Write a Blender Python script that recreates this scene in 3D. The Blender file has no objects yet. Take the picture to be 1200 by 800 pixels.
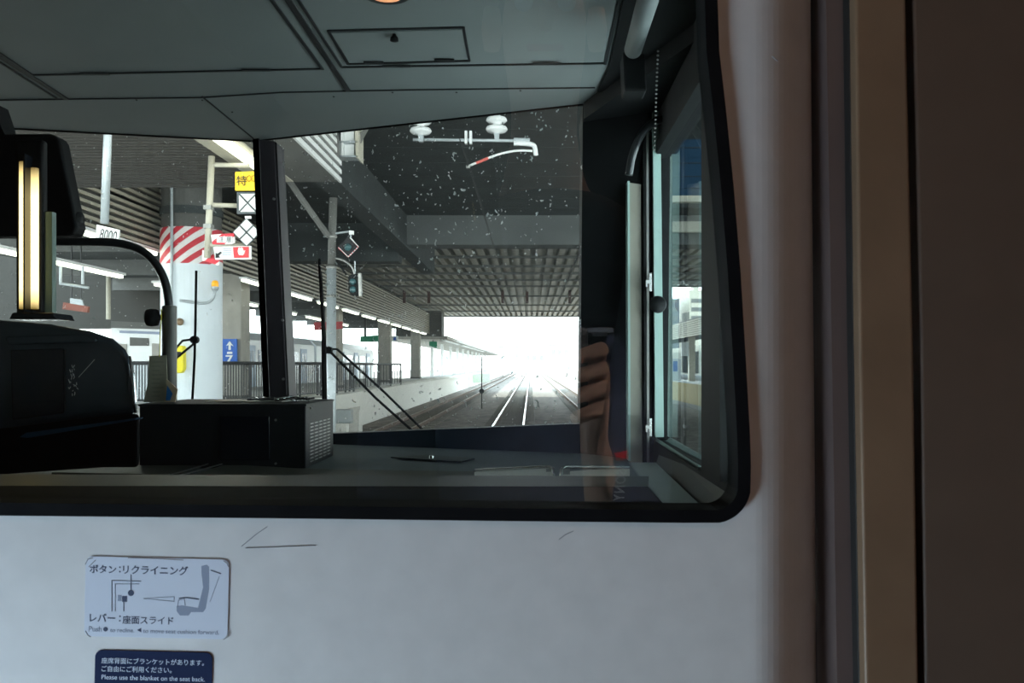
import bpy, bmesh, math, random
from mathutils import Vector, Matrix
random.seed(7)
SC = bpy.context.scene
COL = SC.collection
# Eye of the photographer is the world origin; +Y is along the track; rail heads lie at z = -2.2.
# ------------------------------------------------------------------ camera
cd = bpy.data.cameras.new('camera'); cam = bpy.data.objects.new('camera', cd); COL.objects.link(cam)
cam.location = (0, 0, 0); cam.rotation_euler = (math.pi/2, 0, 0)
cd.sensor_width = 36; cd.lens = 30; cd.shift_x = -22/1200; cd.shift_y = 28/1200
cd.clip_start = 0.01; cd.clip_end = 2000
cd.dof.use_dof = True; cd.dof.focus_distance = 3.0; cd.dof.aperture_fstop = 60
SC.camera = cam
SC.view_settings.view_transform = 'Standard'; SC.view_settings.look = 'None'
SC.view_settings.gamma = 1; SC.view_settings.use_curve_mapping = False
SC.view_settings.exposure = 0.0
SC.cycles.max_bounces = 10; SC.cycles.transparent_max_bounces = 24
SC.cycles.diffuse_bounces = 4; SC.cycles.glossy_bounces = 4
SC.cycles.sample_clamp_indirect = 4
# ------------------------------------------------------------------ sky and lights
w = bpy.data.worlds.new('sky'); SC.world = w; w.use_nodes = True
nt = w.node_tree; bg = nt.nodes['Background']
tc = nt.nodes.new('ShaderNodeTexCoord'); sp = nt.nodes.new('ShaderNodeSeparateXYZ')
rp = nt.nodes.new('ShaderNodeValToRGB')
nt.links.new(tc.outputs['Generated'], sp.inputs[0]); nt.links.new(sp.outputs['Z'], rp.inputs[0])
rp.color_ramp.elements[0].color = (1, 1, 1, 1); rp.color_ramp.elements[1].color = (.62, .8, 1, 1)
nt.links.new(rp.outputs[0], bg.inputs[0]); bg.inputs[1].default_value = 8.5
def lamp(name, kind, loc, energy, color, rot=(0, 0, 0), size=1, size_y=None, **k):
    l = bpy.data.lights.new(name, kind); o = bpy.data.objects.new(name, l); COL.objects.link(o)
    o.location = loc; o.rotation_euler = rot; l.energy = energy; l.color = color
    if kind == 'AREA':
        l.size = size
        if size_y: l.shape = 'RECTANGLE'; l.size_y = size_y
    for a, b in k.items(): setattr(l, a, b)
    return o
sun = lamp('sun', 'SUN', (0, 90, 60), 12.0, (1, .96, .9), angle=.02)
sun.rotation_euler = Vector((.34, -.84, -.42)).to_track_quat('-Z', 'Y').to_euler()
# area lamp standing in for left-side daylight, placed inside the carriage
day = lamp('daylight_stand_in', 'AREA', (-.70, .0, -.60), 5.2, (.55, .76, 1), (0, 0, 0), .3, .3)
day.rotation_euler = Vector((.55, .42, .42)).to_track_quat('-Z', 'Y').to_euler()
# added warm fill light, above and behind the photographer
lamp('added_warm_fill', 'AREA', (.25, -.6, .74), 1.8, (1, .62, .40), (0, 0, 0), .3)

# added spot that brightens the photographer's hand for its mirror image
rd_ = lamp('added_hand_spot', 'SPOT', (.30, .29, .66), 250, (1, .95, .92), spot_size=math.radians(30), spot_blend=.7, shadow_soft_size=.02)
rd_.rotation_euler = (Vector((.085, -.06, -.08)) - Vector((.30, .29, .66))).to_track_quat('-Z', 'Y').to_euler()
# ------------------------------------------------------------------ materials
def mat(name, c, rough=.6, metal=0, var=.12, scale=8, bump=0, emit=0, spec=.5, coat=0, ecol=None):
    m = bpy.data.materials.new(name); m.use_nodes = True; n = m.node_tree; b = n.nodes['Principled BSDF']
    b.inputs['Roughness'].default_value = rough; b.inputs['Metallic'].default_value = metal
    b.inputs['Specular IOR Level'].default_value = spec; b.inputs['Coat Weight'].default_value = coat
    t = n.nodes.new('ShaderNodeTexCoord'); x = n.nodes.new('ShaderNodeTexNoise')
    x.inputs['Scale'].default_value = scale; x.inputs['Detail'].default_value = 4
    n.links.new(t.outputs['Object'], x.inputs['Vector'])
    r = n.nodes.new('ShaderNodeValToRGB')
    r.color_ramp.elements[0].position = .3; r.color_ramp.elements[1].position = .7
    r.color_ramp.elements[0].color = (*[v*(1-var) for v in c], 1)
    r.color_ramp.elements[1].color = (*[min(1, v*(1+var)) for v in c], 1)
    n.links.new(x.outputs['Fac'], r.inputs[0]); n.links.new(r.outputs[0], b.inputs['Base Color'])
    if bump:
        bp = n.nodes.new('ShaderNodeBump'); bp.inputs['Strength'].default_value = bump
        bp.inputs['Distance'].default_value = .02
        n.links.new(x.outputs['Fac'], bp.inputs['Height']); n.links.new(bp.outputs[0], b.inputs['Normal'])
    if emit:
        b.inputs['Emission Color'].default_value = (*(ecol or c), 1); b.inputs['Emission Strength'].default_value = emit
    return m
def glass(name, tint, ior=1.5, dirt=0.0, haze=0.0):
    m = bpy.data.materials.new(name); m.use_nodes = True; n = m.node_tree; n.nodes.clear()
    o = n.nodes.new('ShaderNodeOutputMaterial'); t = n.nodes.new('ShaderNodeBsdfTransparent')
    g = n.nodes.new('ShaderNodeBsdfGlossy'); f = n.nodes.new('ShaderNodeFresnel'); x = n.nodes.new('ShaderNodeMixShader')
    t.inputs[0].default_value = (*tint, 1); g.inputs['Roughness'].default_value = 0; f.inputs[0].default_value = ior
    ge = n.nodes.new('ShaderNodeNewGeometry'); sb_ = n.nodes.new('ShaderNodeMath'); sb_.operation = 'SUBTRACT'; sb_.inputs[0].default_value = 1
    mm = n.nodes.new('ShaderNodeMath'); mm.operation = 'MULTIPLY'     # the pane's inner side adds no second mirror image
    n.links.new(ge.outputs['Backfacing'], sb_.inputs[1]); n.links.new(sb_.outputs[0], mm.inputs[0]); n.links.new(f.outputs[0], mm.inputs[1])
    n.links.new(mm.outputs[0], x.inputs[0]); n.links.new(t.outputs[0], x.inputs[1]); n.links.new(g.outputs[0], x.inputs[2])
    last = x
    if dirt:
        tcx = n.nodes.new('ShaderNodeTexCoord'); d = n.nodes.new('ShaderNodeBsdfDiffuse'); d.inputs[0].default_value = (.97, .97, .95, 1)
        v = n.nodes.new('ShaderNodeTexVoronoi'); v.inputs['Scale'].default_value = 74
        wp = n.nodes.new('ShaderNodeTexNoise'); wp.inputs['Scale'].default_value = 60
        ad = n.nodes.new('ShaderNodeMixRGB'); ad.inputs[0].default_value = .03
        n.links.new(tcx.outputs['Object'], wp.inputs['Vector'])
        n.links.new(tcx.outputs['Object'], ad.inputs[1]); n.links.new(wp.outputs['Color'], ad.inputs[2])
        n.links.new(ad.outputs[0], v.inputs['Vector'])
        sz = n.nodes.new('ShaderNodeSeparateColor'); n.links.new(v.outputs['Color'], sz.inputs[0])
        # spot radius differs from cell to cell, most cells have none
        pw = n.nodes.new('ShaderNodeMath'); pw.operation = 'POWER'; pw.inputs[1].default_value = 4
        n.links.new(sz.outputs[0], pw.inputs[0])
        mu = n.nodes.new('ShaderNodeMath'); mu.operation = 'MULTIPLY'; mu.inputs[1].default_value = .30*dirt
        n.links.new(pw.outputs[0], mu.inputs[0])
        # more flies on the right hand side of the pane
        lt = n.nodes.new('ShaderNodeMath'); lt.operation = 'LESS_THAN'
        n.links.new(v.outputs['Distance'], lt.inputs[0]); n.links.new(mu.outputs[0], lt.inputs[1])
        sc = n.nodes.new('ShaderNodeMath'); sc.operation = 'MULTIPLY_ADD'; sc.inputs[1].default_value = .85; sc.inputs[2].default_value = haze
        n.links.new(lt.outputs[0], sc.inputs[0])
        x2 = n.nodes.new('ShaderNodeMixShader'); n.links.new(sc.outputs[0], x2.inputs[0])
        n.links.new(x.outputs[0], x2.inputs[1]); n.links.new(d.outputs[0], x2.inputs[2]); last = x2
    n.links.new(last.outputs[0], o.inputs[0]); return m
def stripes(name, a, b, period, ax=(1, 0, 1), duty=.5, rough=.5):
    m = bpy.data.materials.new(name); m.use_nodes = True; n = m.node_tree; bs = n.nodes['Principled BSDF']
    bs.inputs['Roughness'].default_value = rough
    t = n.nodes.new('ShaderNodeTexCoord'); d = n.nodes.new('ShaderNodeVectorMath'); d.operation = 'DOT_PRODUCT'
    d.inputs[1].default_value = [v/period for v in ax]
    f = n.nodes.new('ShaderNodeMath'); f.operation = 'FRACT'; g = n.nodes.new('ShaderNodeMath'); g.operation = 'GREATER_THAN'; g.inputs[1].default_value = duty
    mx = n.nodes.new('ShaderNodeMixRGB'); mx.inputs[1].default_value = (*a, 1); mx.inputs[2].default_value = (*b, 1)
    n.links.new(t.outputs['Object'], d.inputs[0]); n.links.new(d.outputs['Value'], f.inputs[0]); n.links.new(f.outputs[0], g.inputs[0])
    n.links.new(g.outputs[0], mx.inputs[0]); n.links.new(mx.outputs[0], bs.inputs['Base Color']); return m
M = dict(
 wall=mat('bulkhead laminate', (.68, .665, .655), .5, var=.04, scale=60, bump=.015),
 brown=mat('brown laminate', (.20, .125, .075), .5, var=.08, scale=30, bump=.04),
 recessbrown=mat('shaded recess brown', (.11, .08, .075), .5, var=.1),
 groove=mat('groove black', (.012, .01, .009), .7),
 rubber=mat('black rubber', (.008, .008, .009), .6, var=.2, scale=40, spec=.03),
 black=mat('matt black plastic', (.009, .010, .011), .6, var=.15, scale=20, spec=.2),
 gblack=mat('gloss black paint', (.009, .012, .017), .2, var=.25, scale=6, coat=.15),
 hoodm=mat('hood dark blue black', (.036, .052, .066), .22, var=.3, scale=5, coat=.5),
 metalbox=mat('black crackle paint', (.02, .023, .026), .45, var=.2, scale=200, bump=.1, spec=.25),
 ceil=mat('cab ceiling grey panel', (.24, .265, .265), .45, var=.05, scale=6),
 seam=mat('dark seam', (.015, .018, .02), .5),
 dash=mat('dash grey', (.15, .175, .185), .5, var=.15, scale=60, bump=.05),
 lid=mat('olive grey lid', (.10, .095, .075), .45, var=.1, scale=30),
 ledge=mat('grey ledge', (.42, .45, .43), .5, var=.06),
 ledgedark=mat('dark grey ledge', (.05, .06, .06), .4, var=.1),
 pale=mat('pale tray', (.88, .85, .78), .5, var=.04),
 chrome=mat('brushed metal', (.75, .75, .74), .25, metal=1, var=.05),
 dullmetal=mat('dull metal', (.35, .35, .33), .4, metal=.8, var=.1),
 pillar=mat('pillar dark violet grey', (.032, .027, .032), .5, var=.1),
 beigeframe=mat('olive aluminium window frame', (.30, .28, .23), .45, var=.06),
 teal=mat('pale green sash', (.34, .48, .44), .4, var=.06),
 tube=mat('black tube', (.02, .023, .025), .28, var=.1, coat=.3),
 sleeve=mat('grey sleeve', (.09, .085, .075), .4, var=.1),
 tag=mat('olive paper', (.42, .40, .30), .8, var=.06, scale=40),
 ink=mat('grey ink', (.12, .12, .12), .8),
 card=mat('tan card', (.55, .42, .27), .7), bluecard=mat('blue print', (.02, .16, .42), .6),
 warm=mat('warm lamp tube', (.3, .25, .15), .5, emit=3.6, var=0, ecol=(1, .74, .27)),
 ring=mat('orange ring reflection', (1, .45, .22), .5, emit=.9, var=0, ecol=(1, .42, .2)),
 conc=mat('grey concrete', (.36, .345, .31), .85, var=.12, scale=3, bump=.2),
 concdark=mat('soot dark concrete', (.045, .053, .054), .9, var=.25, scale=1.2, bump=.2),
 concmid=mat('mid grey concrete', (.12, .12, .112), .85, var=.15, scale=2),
 paintcol=mat('pale blue paint', (.80, .87, .92), .5, var=.04, scale=3),
 deck=mat('corrugated deck', (.50, .48, .43), .6, var=.1, scale=2),
 beam=mat('steel beam grey', (.12, .125, .12), .6, var=.15),
 slat=mat('cream louvre slat', (.42, .385, .30), .5, var=.05),
 slatback=mat('dark louvre backing', (.035, .033, .028), .8),
 white=mat('white paint', (.82, .83, .82), .4, var=.03),
 cream=mat('cream painted steel', (.50, .47, .38), .45, var=.05),
 grey=mat('grey galvanised', (.42, .46, .48), .4, metal=.3, var=.08, scale=15),
 fluo=mat('fluorescent tube', (1, .95, .82), .5, emit=5.5, var=0, ecol=(1, .93, .76)),
 platform=mat('platform paving', (.45, .44, .42), .8, var=.1, scale=3),
 coping=mat('platform coping', (.84, .82, .76), .8, var=.08, scale=6),
 yellowface=mat('yellow platform face', (.72, .55, .28), .7, var=.15, scale=2),
 ballast=mat('track ballast', (.20, .17, .145), .95, var=.6, scale=3, bump=1),
 dullrail=mat('dull rail head', (.42, .36, .32), .5, metal=.3, var=.1),
 rail=mat('polished rail head', (.8, .8, .8), .22, metal=1, var=.04),
 railside=mat('rusty rail', (.13, .08, .055), .8, var=.2),
 sleeper=mat('concrete sleeper', (.27, .25, .22), .9, var=.15),
 fence=mat('dark fence steel', (.05, .052, .055), .5),
 sy=mat('yellow sign', (.95, .62, .02), .5, var=.02), sb=mat('black marking', (.01, .01, .012), .6),
 sdark=mat('dark grey sign board', (.08, .09, .095), .6),
 sr=mat('red sign', (.72, .04, .05), .5, var=.03), sblue=mat('blue sign', (.02, .12, .5), .5, var=.03),
 sg=mat('green sign', (.02, .22, .12), .5), orange=mat('orange lens', (1, .45, .03), .3, emit=.6, ecol=(1, .4, .02)),
 yellowbox=mat('yellow box', (.92, .78, .02), .5, var=.03),
 trainw=mat('white train body', (.80, .83, .86), .35, var=.03), trainwin=mat('train window', (.05, .09, .16), .15),
 traindoor=mat('train blue door', (.22, .33, .48), .35),
 bld=mat('far building', (.8, .8, .8), .8, var=.08), blddark=mat('far dark building', (.08, .09, .1), .8),
 sticker=mat('white sticker', (.66, .70, .80), .75, var=.02), sink=mat('dark blue ink', (.025, .04, .10), .6),
 sgrey=mat('grey ink figure', (.26, .30, .40), .6), navy=mat('navy sticker', (.012, .022, .07), .8, var=.05, spec=.15),
 stwhite=mat('white print', (.7, .8, .95), .6),
 wear=mat('worn dark edge', (.30, .30, .31), .8),
 insul=mat('porcelain', (.74, .76, .76), .2, var=.04), redbar=mat('red rod', (.6, .12, .1), .5),
 skin=mat('skin', (.62, .38, .27), .5, var=.08, scale=30), hair=mat('black hair', (.02, .016, .014), .6),
 shirt=mat('navy cotton', (.008, .013, .03), .9, var=.2, scale=60), trousers=mat('dark trousers', (.02, .02, .025), .9),
 strap=mat('navy strap', (.006, .013, .036), .7, var=.2, scale=80), camblack=mat('camera black', (.012, .012, .013), .45),
 dial=mat('blue grey dial', (.45, .55, .66), .3, metal=.4),
 seatf=mat('carpet', (.03, .025, .025), .95), cabin=mat('cabin lining', (.05, .042, .036), .8),
 bluepanel=mat('blue skylight panel', (.30, .5, .66), .5, emit=.0),
)
M['g_bulk'] = glass('bulkhead glass', (.93, .95, .95), 1.95)
M['g_wind'] = glass('windscreen glass', (.88, .92, .91), 1.45, dirt=1.0, haze=.022)
M['g_windl'] = glass('left windscreen glass', (.88, .92, .91), 1.45, dirt=.6, haze=.012)
M['g_side'] = glass('side window glass', (.74, .82, .83), 1.2)
M['hazard'] = stripes('red white hazard stripes', (.85, .82, .80), (.62, .03, .05), .27, (.8, 0, -1))
M['lensglass'] = mat('signal lens', (.05, .12, .13), .1)

# the glowing tubes dim towards their ends
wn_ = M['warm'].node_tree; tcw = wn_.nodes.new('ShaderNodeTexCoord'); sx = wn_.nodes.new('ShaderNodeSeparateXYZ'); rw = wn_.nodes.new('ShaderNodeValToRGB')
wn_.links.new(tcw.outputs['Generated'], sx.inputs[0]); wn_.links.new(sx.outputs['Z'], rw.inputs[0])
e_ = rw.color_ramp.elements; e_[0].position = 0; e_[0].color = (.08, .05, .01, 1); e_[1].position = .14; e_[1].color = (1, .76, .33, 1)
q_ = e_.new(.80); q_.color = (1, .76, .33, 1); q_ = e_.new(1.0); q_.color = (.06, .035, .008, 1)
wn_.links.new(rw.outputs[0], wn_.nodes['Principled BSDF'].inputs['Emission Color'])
# ------------------------------------------------------------------ builders
W = {}
def px(x, y, Y): return Vector(((x-622)*Y/1000, Y, (428-y)*Y/1000))
def pz(x, y, Z):
    Y = 1000*Z/(428-y); return Vector(((x-622)*Y/1000, Y, Z))
def box(bm, x0, x1, y0, y1, z0, z1):
    vs = [bm.verts.new((x, y, z)) for x in (x0, x1) for y in (y0, y1) for z in (z0, z1)]
    for f in ((0, 1, 3, 2), (4, 6, 7, 5), (0, 4, 5, 1), (2, 3, 7, 6), (0, 2, 6, 4), (1, 5, 7, 3)):
        bm.faces.new([vs[i] for i in f])
    return bm
def B(*a):
    bm = bmesh.new(); box(bm, *a); return bm
def prism(bm, pts, d):
    d = Vector(d); a = [bm.verts.new(Vector(p)) for p in pts]; b = [bm.verts.new(Vector(p)+d) for p in pts]
    bm.faces.new(a); bm.faces.new(list(reversed(b)))
    for i in range(len(a)):
        j = (i+1) % len(a); bm.faces.new((a[j], a[i], b[i], b[j]))
    bmesh.ops.recalc_face_normals(bm, faces=bm.faces); return bm
def PR(pts, d): return prism(bmesh.new(), pts, d)
def PT(pts, Y, dep, c, k):
    """outline at distance Y whose back end is k times the size about the point c"""
    bm = bmesh.new(); f = [px(a, b, Y) for a, b in pts]; o = px(*c, Y)
    A_ = [bm.verts.new(p) for p in f]; B_ = [bm.verts.new(o + (p-o)*k + Vector((0, dep, 0))) for p in f]
    bm.faces.new(A_); bm.faces.new(B_[::-1])
    for i in range(len(f)):
        j = (i+1) % len(f); bm.faces.new((A_[j], A_[i], B_[i], B_[j]))
    return bm
def PP(pts, Y, dep=.01): return PR([px(a, b, Y) for a, b in pts], (0, dep, 0))      # outline at distance Y with its own thickness
def tube(bm, pts, r, seg=12, smooth=0, caps=True):
    pts = [Vector(p) for p in pts]
    for _ in range(smooth):
        q = [pts[0]]
        for a, b in zip(pts, pts[1:]): q += [a.lerp(b, .25), a.lerp(b, .75)]
        pts = q + [pts[-1]]
    rs = r if isinstance(r, (list, tuple)) else [r]*len(pts)
    rings = []; up = None
    for i, p in enumerate(pts):
        t = (pts[min(i+1, len(pts)-1)] - pts[max(i-1, 0)]).normalized()
        if up is None: up = t.orthogonal().normalized()
        up = (up - t*up.dot(t)).normalized(); s = t.cross(up)
        rings.append([bm.verts.new(p + (up*math.cos(2*math.pi*k/seg) + s*math.sin(2*math.pi*k/seg))*rs[i]) for k in range(seg)])
    for a, b in zip(rings, rings[1:]):
        for k in range(seg): bm.faces.new((a[k], a[(k+1) % seg], b[(k+1) % seg], b[k]))
    if caps: bm.faces.new(list(reversed(rings[0]))); bm.faces.new(rings[-1])
    return bm
def T(pts, r, **k): return tube(bmesh.new(), pts, r, **k)
def lathe(bm, c, prof, axis='z', seg=24):
    c = Vector(c); rings = []
    for r, h in prof:
        ring = []
        for k in range(seg):
            a = 2*math.pi*k/seg; u, v = r*math.cos(a), r*math.sin(a)
            ring.append(bm.verts.new(c + (Vector((u, v, h)) if axis == 'z' else Vector((u, h, v)) if axis == 'y' else Vector((h, u, v)))))
        rings.append(ring)
    for a, b in zip(rings, rings[1:]):
        for k in range(seg): bm.faces.new((a[k], a[(k+1) % seg], b[(k+1) % seg], b[k]))
    bm.faces.new(list(reversed(rings[0]))); bm.faces.new(rings[-1])
    bmesh.ops.recalc_face_normals(bm, faces=bm.faces); return bm
def L(c, prof, **k): return lathe(bmesh.new(), c, prof, **k)
def obj(name, bm, m, parent=None, smooth=False, bevel=0, label=None, origin=None):
    me = bpy.data.meshes.new(name); m = M[m] if isinstance(m, str) else m
    if parent is not None: o0 = W[parent.name]
    elif origin is not None: o0 = Vector(origin)
    else:
        xs = [v.co for v in bm.verts]
        o0 = Vector(((min(v.x for v in xs)+max(v.x for v in xs))/2, (min(v.y for v in xs)+max(v.y for v in xs))/2, min(v.z for v in xs)))
    bmesh.ops.translate(bm, verts=bm.verts, vec=-o0)
    bmesh.ops.recalc_face_normals(bm, faces=bm.faces)
    bm.to_mesh(me); bm.free(); me.materials.append(m)
    if smooth:
        for p in me.polygons: p.use_smooth = True
    o = bpy.data.objects.new(name, me); COL.objects.link(o)
    if parent is not None: o.parent = parent
    else: o.location = o0
    W[o.name] = o0
    if bevel:
        b = o.modifiers.new('bevel', 'BEVEL'); b.width = bevel; b.segments = 3; b.limit_method = 'ANGLE'
    if label: o['label'] = label
    return o
def thing(name, label, cat, loc, group=None):
    o = bpy.data.objects.new(name, None); COL.objects.link(o); o.location = loc; o.empty_display_size = .1
    W[o.name] = Vector(loc); return tag(o, label, cat, group)
def tag(o, label, cat, group=None):
    o['label'] = label; o['category'] = cat
    if group: o['group'] = group
    return o
def struct(name, bm, m, parent=None, **k):
    o = obj(name, bm, m, parent, **k)
    if parent is None: o['kind'] = 'structure'
    return o
def dup(root, d, label=None):
    d = Vector(d)
    def cp(o, par):
        c = o.copy(); COL.objects.link(c)
        if par is not None: c.parent = par
        W[c.name] = W[o.name] + d
        for ch in list(kids.get(o.name, [])): cp(ch, c)
        return c
    kids = {}
    def scan(o):
        kids[o.name] = [q for q in o.children]
        for q in kids[o.name]: scan(q)
    scan(root)
    r = cp(root, None); r.location = root.location + d
    if label: r['label'] = label
    return r
def text(name, s, x, y, wpx, Y, m, parent, tilt=0, rot=0, face=1, thick=.00008, hpx=None, weight=0):
    """lettering whose left bottom corner sits at (x, y), wpx wide, on a surface at distance Y"""
    cu = bpy.data.curves.new(name, 'FONT'); cu.body = s; cu.extrude = .01; cu.offset = weight
    t = bpy.data.objects.new(name, cu); COL.objects.link(t)
    dg = bpy.context.evaluated_depsgraph_get(); me = bpy.data.meshes.new_from_object(t.evaluated_get(dg))
    COL.objects.unlink(t); bpy.data.objects.remove(t)
    bm = bmesh.new(); bm.from_mesh(me); bpy.data.meshes.remove(me)
    x0 = min(v.co.x for v in bm.verts); x1 = max(v.co.x for v in bm.verts)
    y0 = min(v.co.y for v in bm.verts); y1 = max(v.co.y for v in bm.verts)
    sc = wpx*Y/1000/(x1-x0); sy = sc if hpx is None else hpx*Y/1000/(y1-y0)
    o = px(x, y, Y)
    ca, sa = math.cos(tilt), math.sin(tilt)
    for v in bm.verts:
        u = (v.co.x-x0)*sc; h = (v.co.y-y0)*sy; q = v.co.z*thick/.01
        v.co = Vector((o.x + face*(u*ca - h*sa), Y + q, o.z + u*sa + h*ca))
    return obj(name, bm, m, parent)
def rrect(x0, y0, x1, y1, r, n=6, tilt=0):
    pts = []
    for cx, cy, a0 in ((x1-r, y0+r, -90), (x1-r, y1-r, 0), (x0+r, y1-r, 90), (x0+r, y0+r, 180)):
        for k in range(n+1):
            a = math.radians(a0 + 90*k/n); pts.append((cx+r*math.cos(a), cy+r*math.sin(a)))
    mx, my = (x0+x1)/2, (y0+y1)/2; c, s = math.cos(tilt), math.sin(tilt)
    return [(mx+(a-mx)*c-(b-my)*s, my+(a-mx)*s+(b-my)*c) for a, b in pts]
def ring(outer, inner, Y, dep):
    bm = bmesh.new(); n = len(outer)
    vs = [[bm.verts.new(px(a, b, Y) + Vector((0, d, 0))) for a, b in loop] for loop in (outer, inner) for d in (0, dep)]
    of, ob, jf, jb = vs
    for i in range(n):
        j = (i+1) % n
        bm.faces.new((of[i], of[j], jf[j], jf[i])); bm.faces.new((ob[i], jb[i], jb[j], ob[j]))
        bm.faces.new((of[i], ob[i], ob[j], of[j])); bm.faces.new((jf[i], jf[j], jb[j], jb[i]))
    return bm

b_ = M['bluepanel'].node_tree
tr = b_.nodes.new('ShaderNodeBsdfTranslucent'); tr.inputs[0].default_value = (.07, .10, .125, 1)
b_.links.new(tr.outputs[0], b_.nodes['Material Output'].inputs[0])
# ================================================================== SETTING: carriage bulkhead
GY = .42
def winloop(inset):
    i = inset
    pts = [(-420+i, -300+i), (836-i, -300+i), (839-i, -60), (843-i, 60), (851-i, 130), (860-i, 220), (868-i, 320), (874-i, 420), (879-i, 510), (880-i, 545)]
    cx, cy, r = 836, 568, 44
    for k in range(1, 9):
        a = math.radians(90*k/9); pts.append((cx + (r-i)*math.cos(a), cy - 0 + (r-i)*math.sin(a) + 1))
    pts += [(800, 612.5-i), (600, 610.5-i), (400, 608-i), (200, 606-i), (0, 604-i), (-420+i, 601-i)]
    return pts
wl = winloop(0)
bm = bmesh.new()
outer = [(-5200, -1900), (966, -1900), (968, 0), (973, 300), (978, 560), (981, 800), (986, 2900), (-5200, 2900)]
ov = [bm.verts.new(px(a, b, GY)) for a, b in outer]; iv = [bm.verts.new(px(a, b, GY)) for a, b in wl]
es = [bm.edges.new((l[i], l[(i+1) % len(l)])) for l in (ov, iv) for i in range(len(l))]
bmesh.ops.triangle_fill(bm, edges=es, use_beauty=True)
for xc in [.108+.003*k for k in range(14)]:       # loops for the rounded right edge
    bmesh.ops.bisect_plane(bm, geom=bm.verts[:]+bm.edges[:]+bm.faces[:], plane_co=(xc, 0, 0), plane_no=(1, 0, 0))
ret = bmesh.ops.extrude_face_region(bm, geom=bm.faces[:])
bmesh.ops.translate(bm, verts=[v for v in ret['geom'] if isinstance(v, bmesh.types.BMVert)], vec=(0, .035, 0))
for v in bm.verts:
    if v.co.x > .108:
        t_ = (v.co.x-.108)/.042; v.co.y += .03*t_**2.2
wallb = struct('wall_front', bm, 'wall', smooth=False)
# worn scratches in the laminate below the window
for k, pts in enumerate((((283, 640), (300, 626), (313, 617)), ((288, 642), (320, 641), (370, 639)), ((655, 632), (663, 626), (672, 622)), ((905, 66), (912, 72)))):
    obj('scratch', T([px(a, b, GY-.0002) for a, b in pts], .00022, seg=6), 'wear', wallb)
win = struct('window_1', B(-1.0, .125, GY+.008, GY+.013, -.09, .33), 'g_bulk')
obj('gasket', ring(winloop(0), winloop(15), GY-.004, .022), 'rubber', win)
# right of the bulkhead: pillar recess with shade put into its dark brown, brown panels
struct('trim_1', PP([(966, -1900), (1000, -1900), (1001, 0), (1010, 560), (1014, 800), (1020, 2900), (986, 2900), (981, 800), (973, 300), (968, 0)], GY+.006, .03), 'recessbrown')
struct('trim_2', PP([(970, -1900), (975, -1900), (998, 0), (1003, 400), (1010, 800), (1044, 2900), (1040, 2900), (1006, 800), (999, 400), (994, 0)], GY-.001, .02), 'groove', bevel=.0008)
struct('trim_3', PP([(1002, -1900), (1060, -1900), (1062, 0), (1071, 400), (1077, 800), (1084, 2900), (1022, 2900), (1014, 800), (1007, 400), (1002, 0)], GY-.008, .04), 'brown', bevel=.0015)
struct('trim_4', PP([(1060, -1900), (1068, -1900), (1070, 0), (1079, 400), (1084, 800), (1090, 2900), (1080, 2900)], GY+.004, .03), 'groove')
struct('trim_5', PP([(1068, -1900), (2100, -1900), (2100, 2900), (1090, 2900), (1084, 800), (1079, 400), (1070, 0)], GY-.006, .04), mat('dark brown panel', (.11, .075, .055), .55, var=.06, scale=30), bevel=.0015)
# carriage shell behind the photographer
struct('floor', B(-.82, .66, -3.6, .45, -1.2, -1.15), 'seatf')
struct('ceiling', B(-.82, .66, -3.6, .42, .80, .84), 'cabin')
struct('wall_right', B(.62, .66, -3.6, .42, -1.15, .80), 'cabin')
struct('wall_back', B(-.82, .66, -3.64, -3.6, -1.15, .80), 'cabin')
bm = bmesh.new()
box(bm, -.82, -.77, -3.6, -.25, -1.15, .8); box(bm, -.82, -.77, .25, .42, -1.15, .8)
box(bm, -.82, -.77, -.25, .25, -1.15, -.9); box(bm, -.82, -.77, -.25, .25, -.3, .8)
struct('wall_left', bm, 'cabin')  # unseen wall moved in to fit the stand-in daylight lamp
struct('window_2', B(-.81, -.80, -.25, .25, -.9, -.3), 'g_side')  # low window made up to suit the stand-in daylight lamp

# ================================================================== SETTING: driving cab shell
CZ = .70
A = Vector((-1.95, 2.447, 0)); Bm = Vector((-.83, 2.66, 0)); Cc = Vector((.14, 2.29, 0))
def seam(pts, wpx=3, Z=CZ-.003, parent=None, name='seam'):
    """thin joint on the ceiling's underside along picture points"""
    P = [pz(a, b, Z) for a, b in pts]
    bm = bmesh.new()
    for a, b in zip(P, P[1:]):
        d = (b-a).normalized(); s = Vector((-d.y, d.x, 0))*wpx*.5*a.y/1000
        prism(bm, [a-s-d*.001, b-s+d*.001, b+s+d*.001, a+s-d*.001], (0, 0, .003))
    return obj(name, bm, 'seam', parent)
cor = [pz(-260, 139, CZ), pz(0, 150, CZ), pz(297, 165, CZ), pz(683, 122, CZ), pz(735, 100, CZ), pz(770, 96, CZ)]
pts = [Vector((-2.0, .455, CZ))] + cor + [Vector((.34, .455, CZ))]
cab_ceiling = struct('ceiling', PR(pts, (0, 0, .04)), 'ceil')
cab_ceiling.name = 'ceiling_cab'; W['ceiling_cab'] = W['ceiling.001'] if 'ceiling.001' in W else W['ceiling']
for s, wd in ((((0, 118), (237, 115), (330, 109), (480, 106), (697, 103.5)), 1.6),
           (((78, 117), (0, 67), (-60, 28)), 6), (((66, 116), (0, 74), (-60, 36)), 2),
           (((38, 89), (378, 81.5)), 3), (((378, 82), (313, -6), (280, -50)), 3.5), (((38, 89), (-20, 50)), 3),
           (((408, 107), (333, -6), (300, -52)), 6), (((400, 79), (345, -6), (310, -60)), 3),
           (((400, 79.5), (710, 75)), 3), (((709, 76), (726, 0), (735, -40)), 3.5),
           (((237, 114), (297, 163)), 1.2)):
    seam(s, wd, parent=cab_ceiling)
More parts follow.
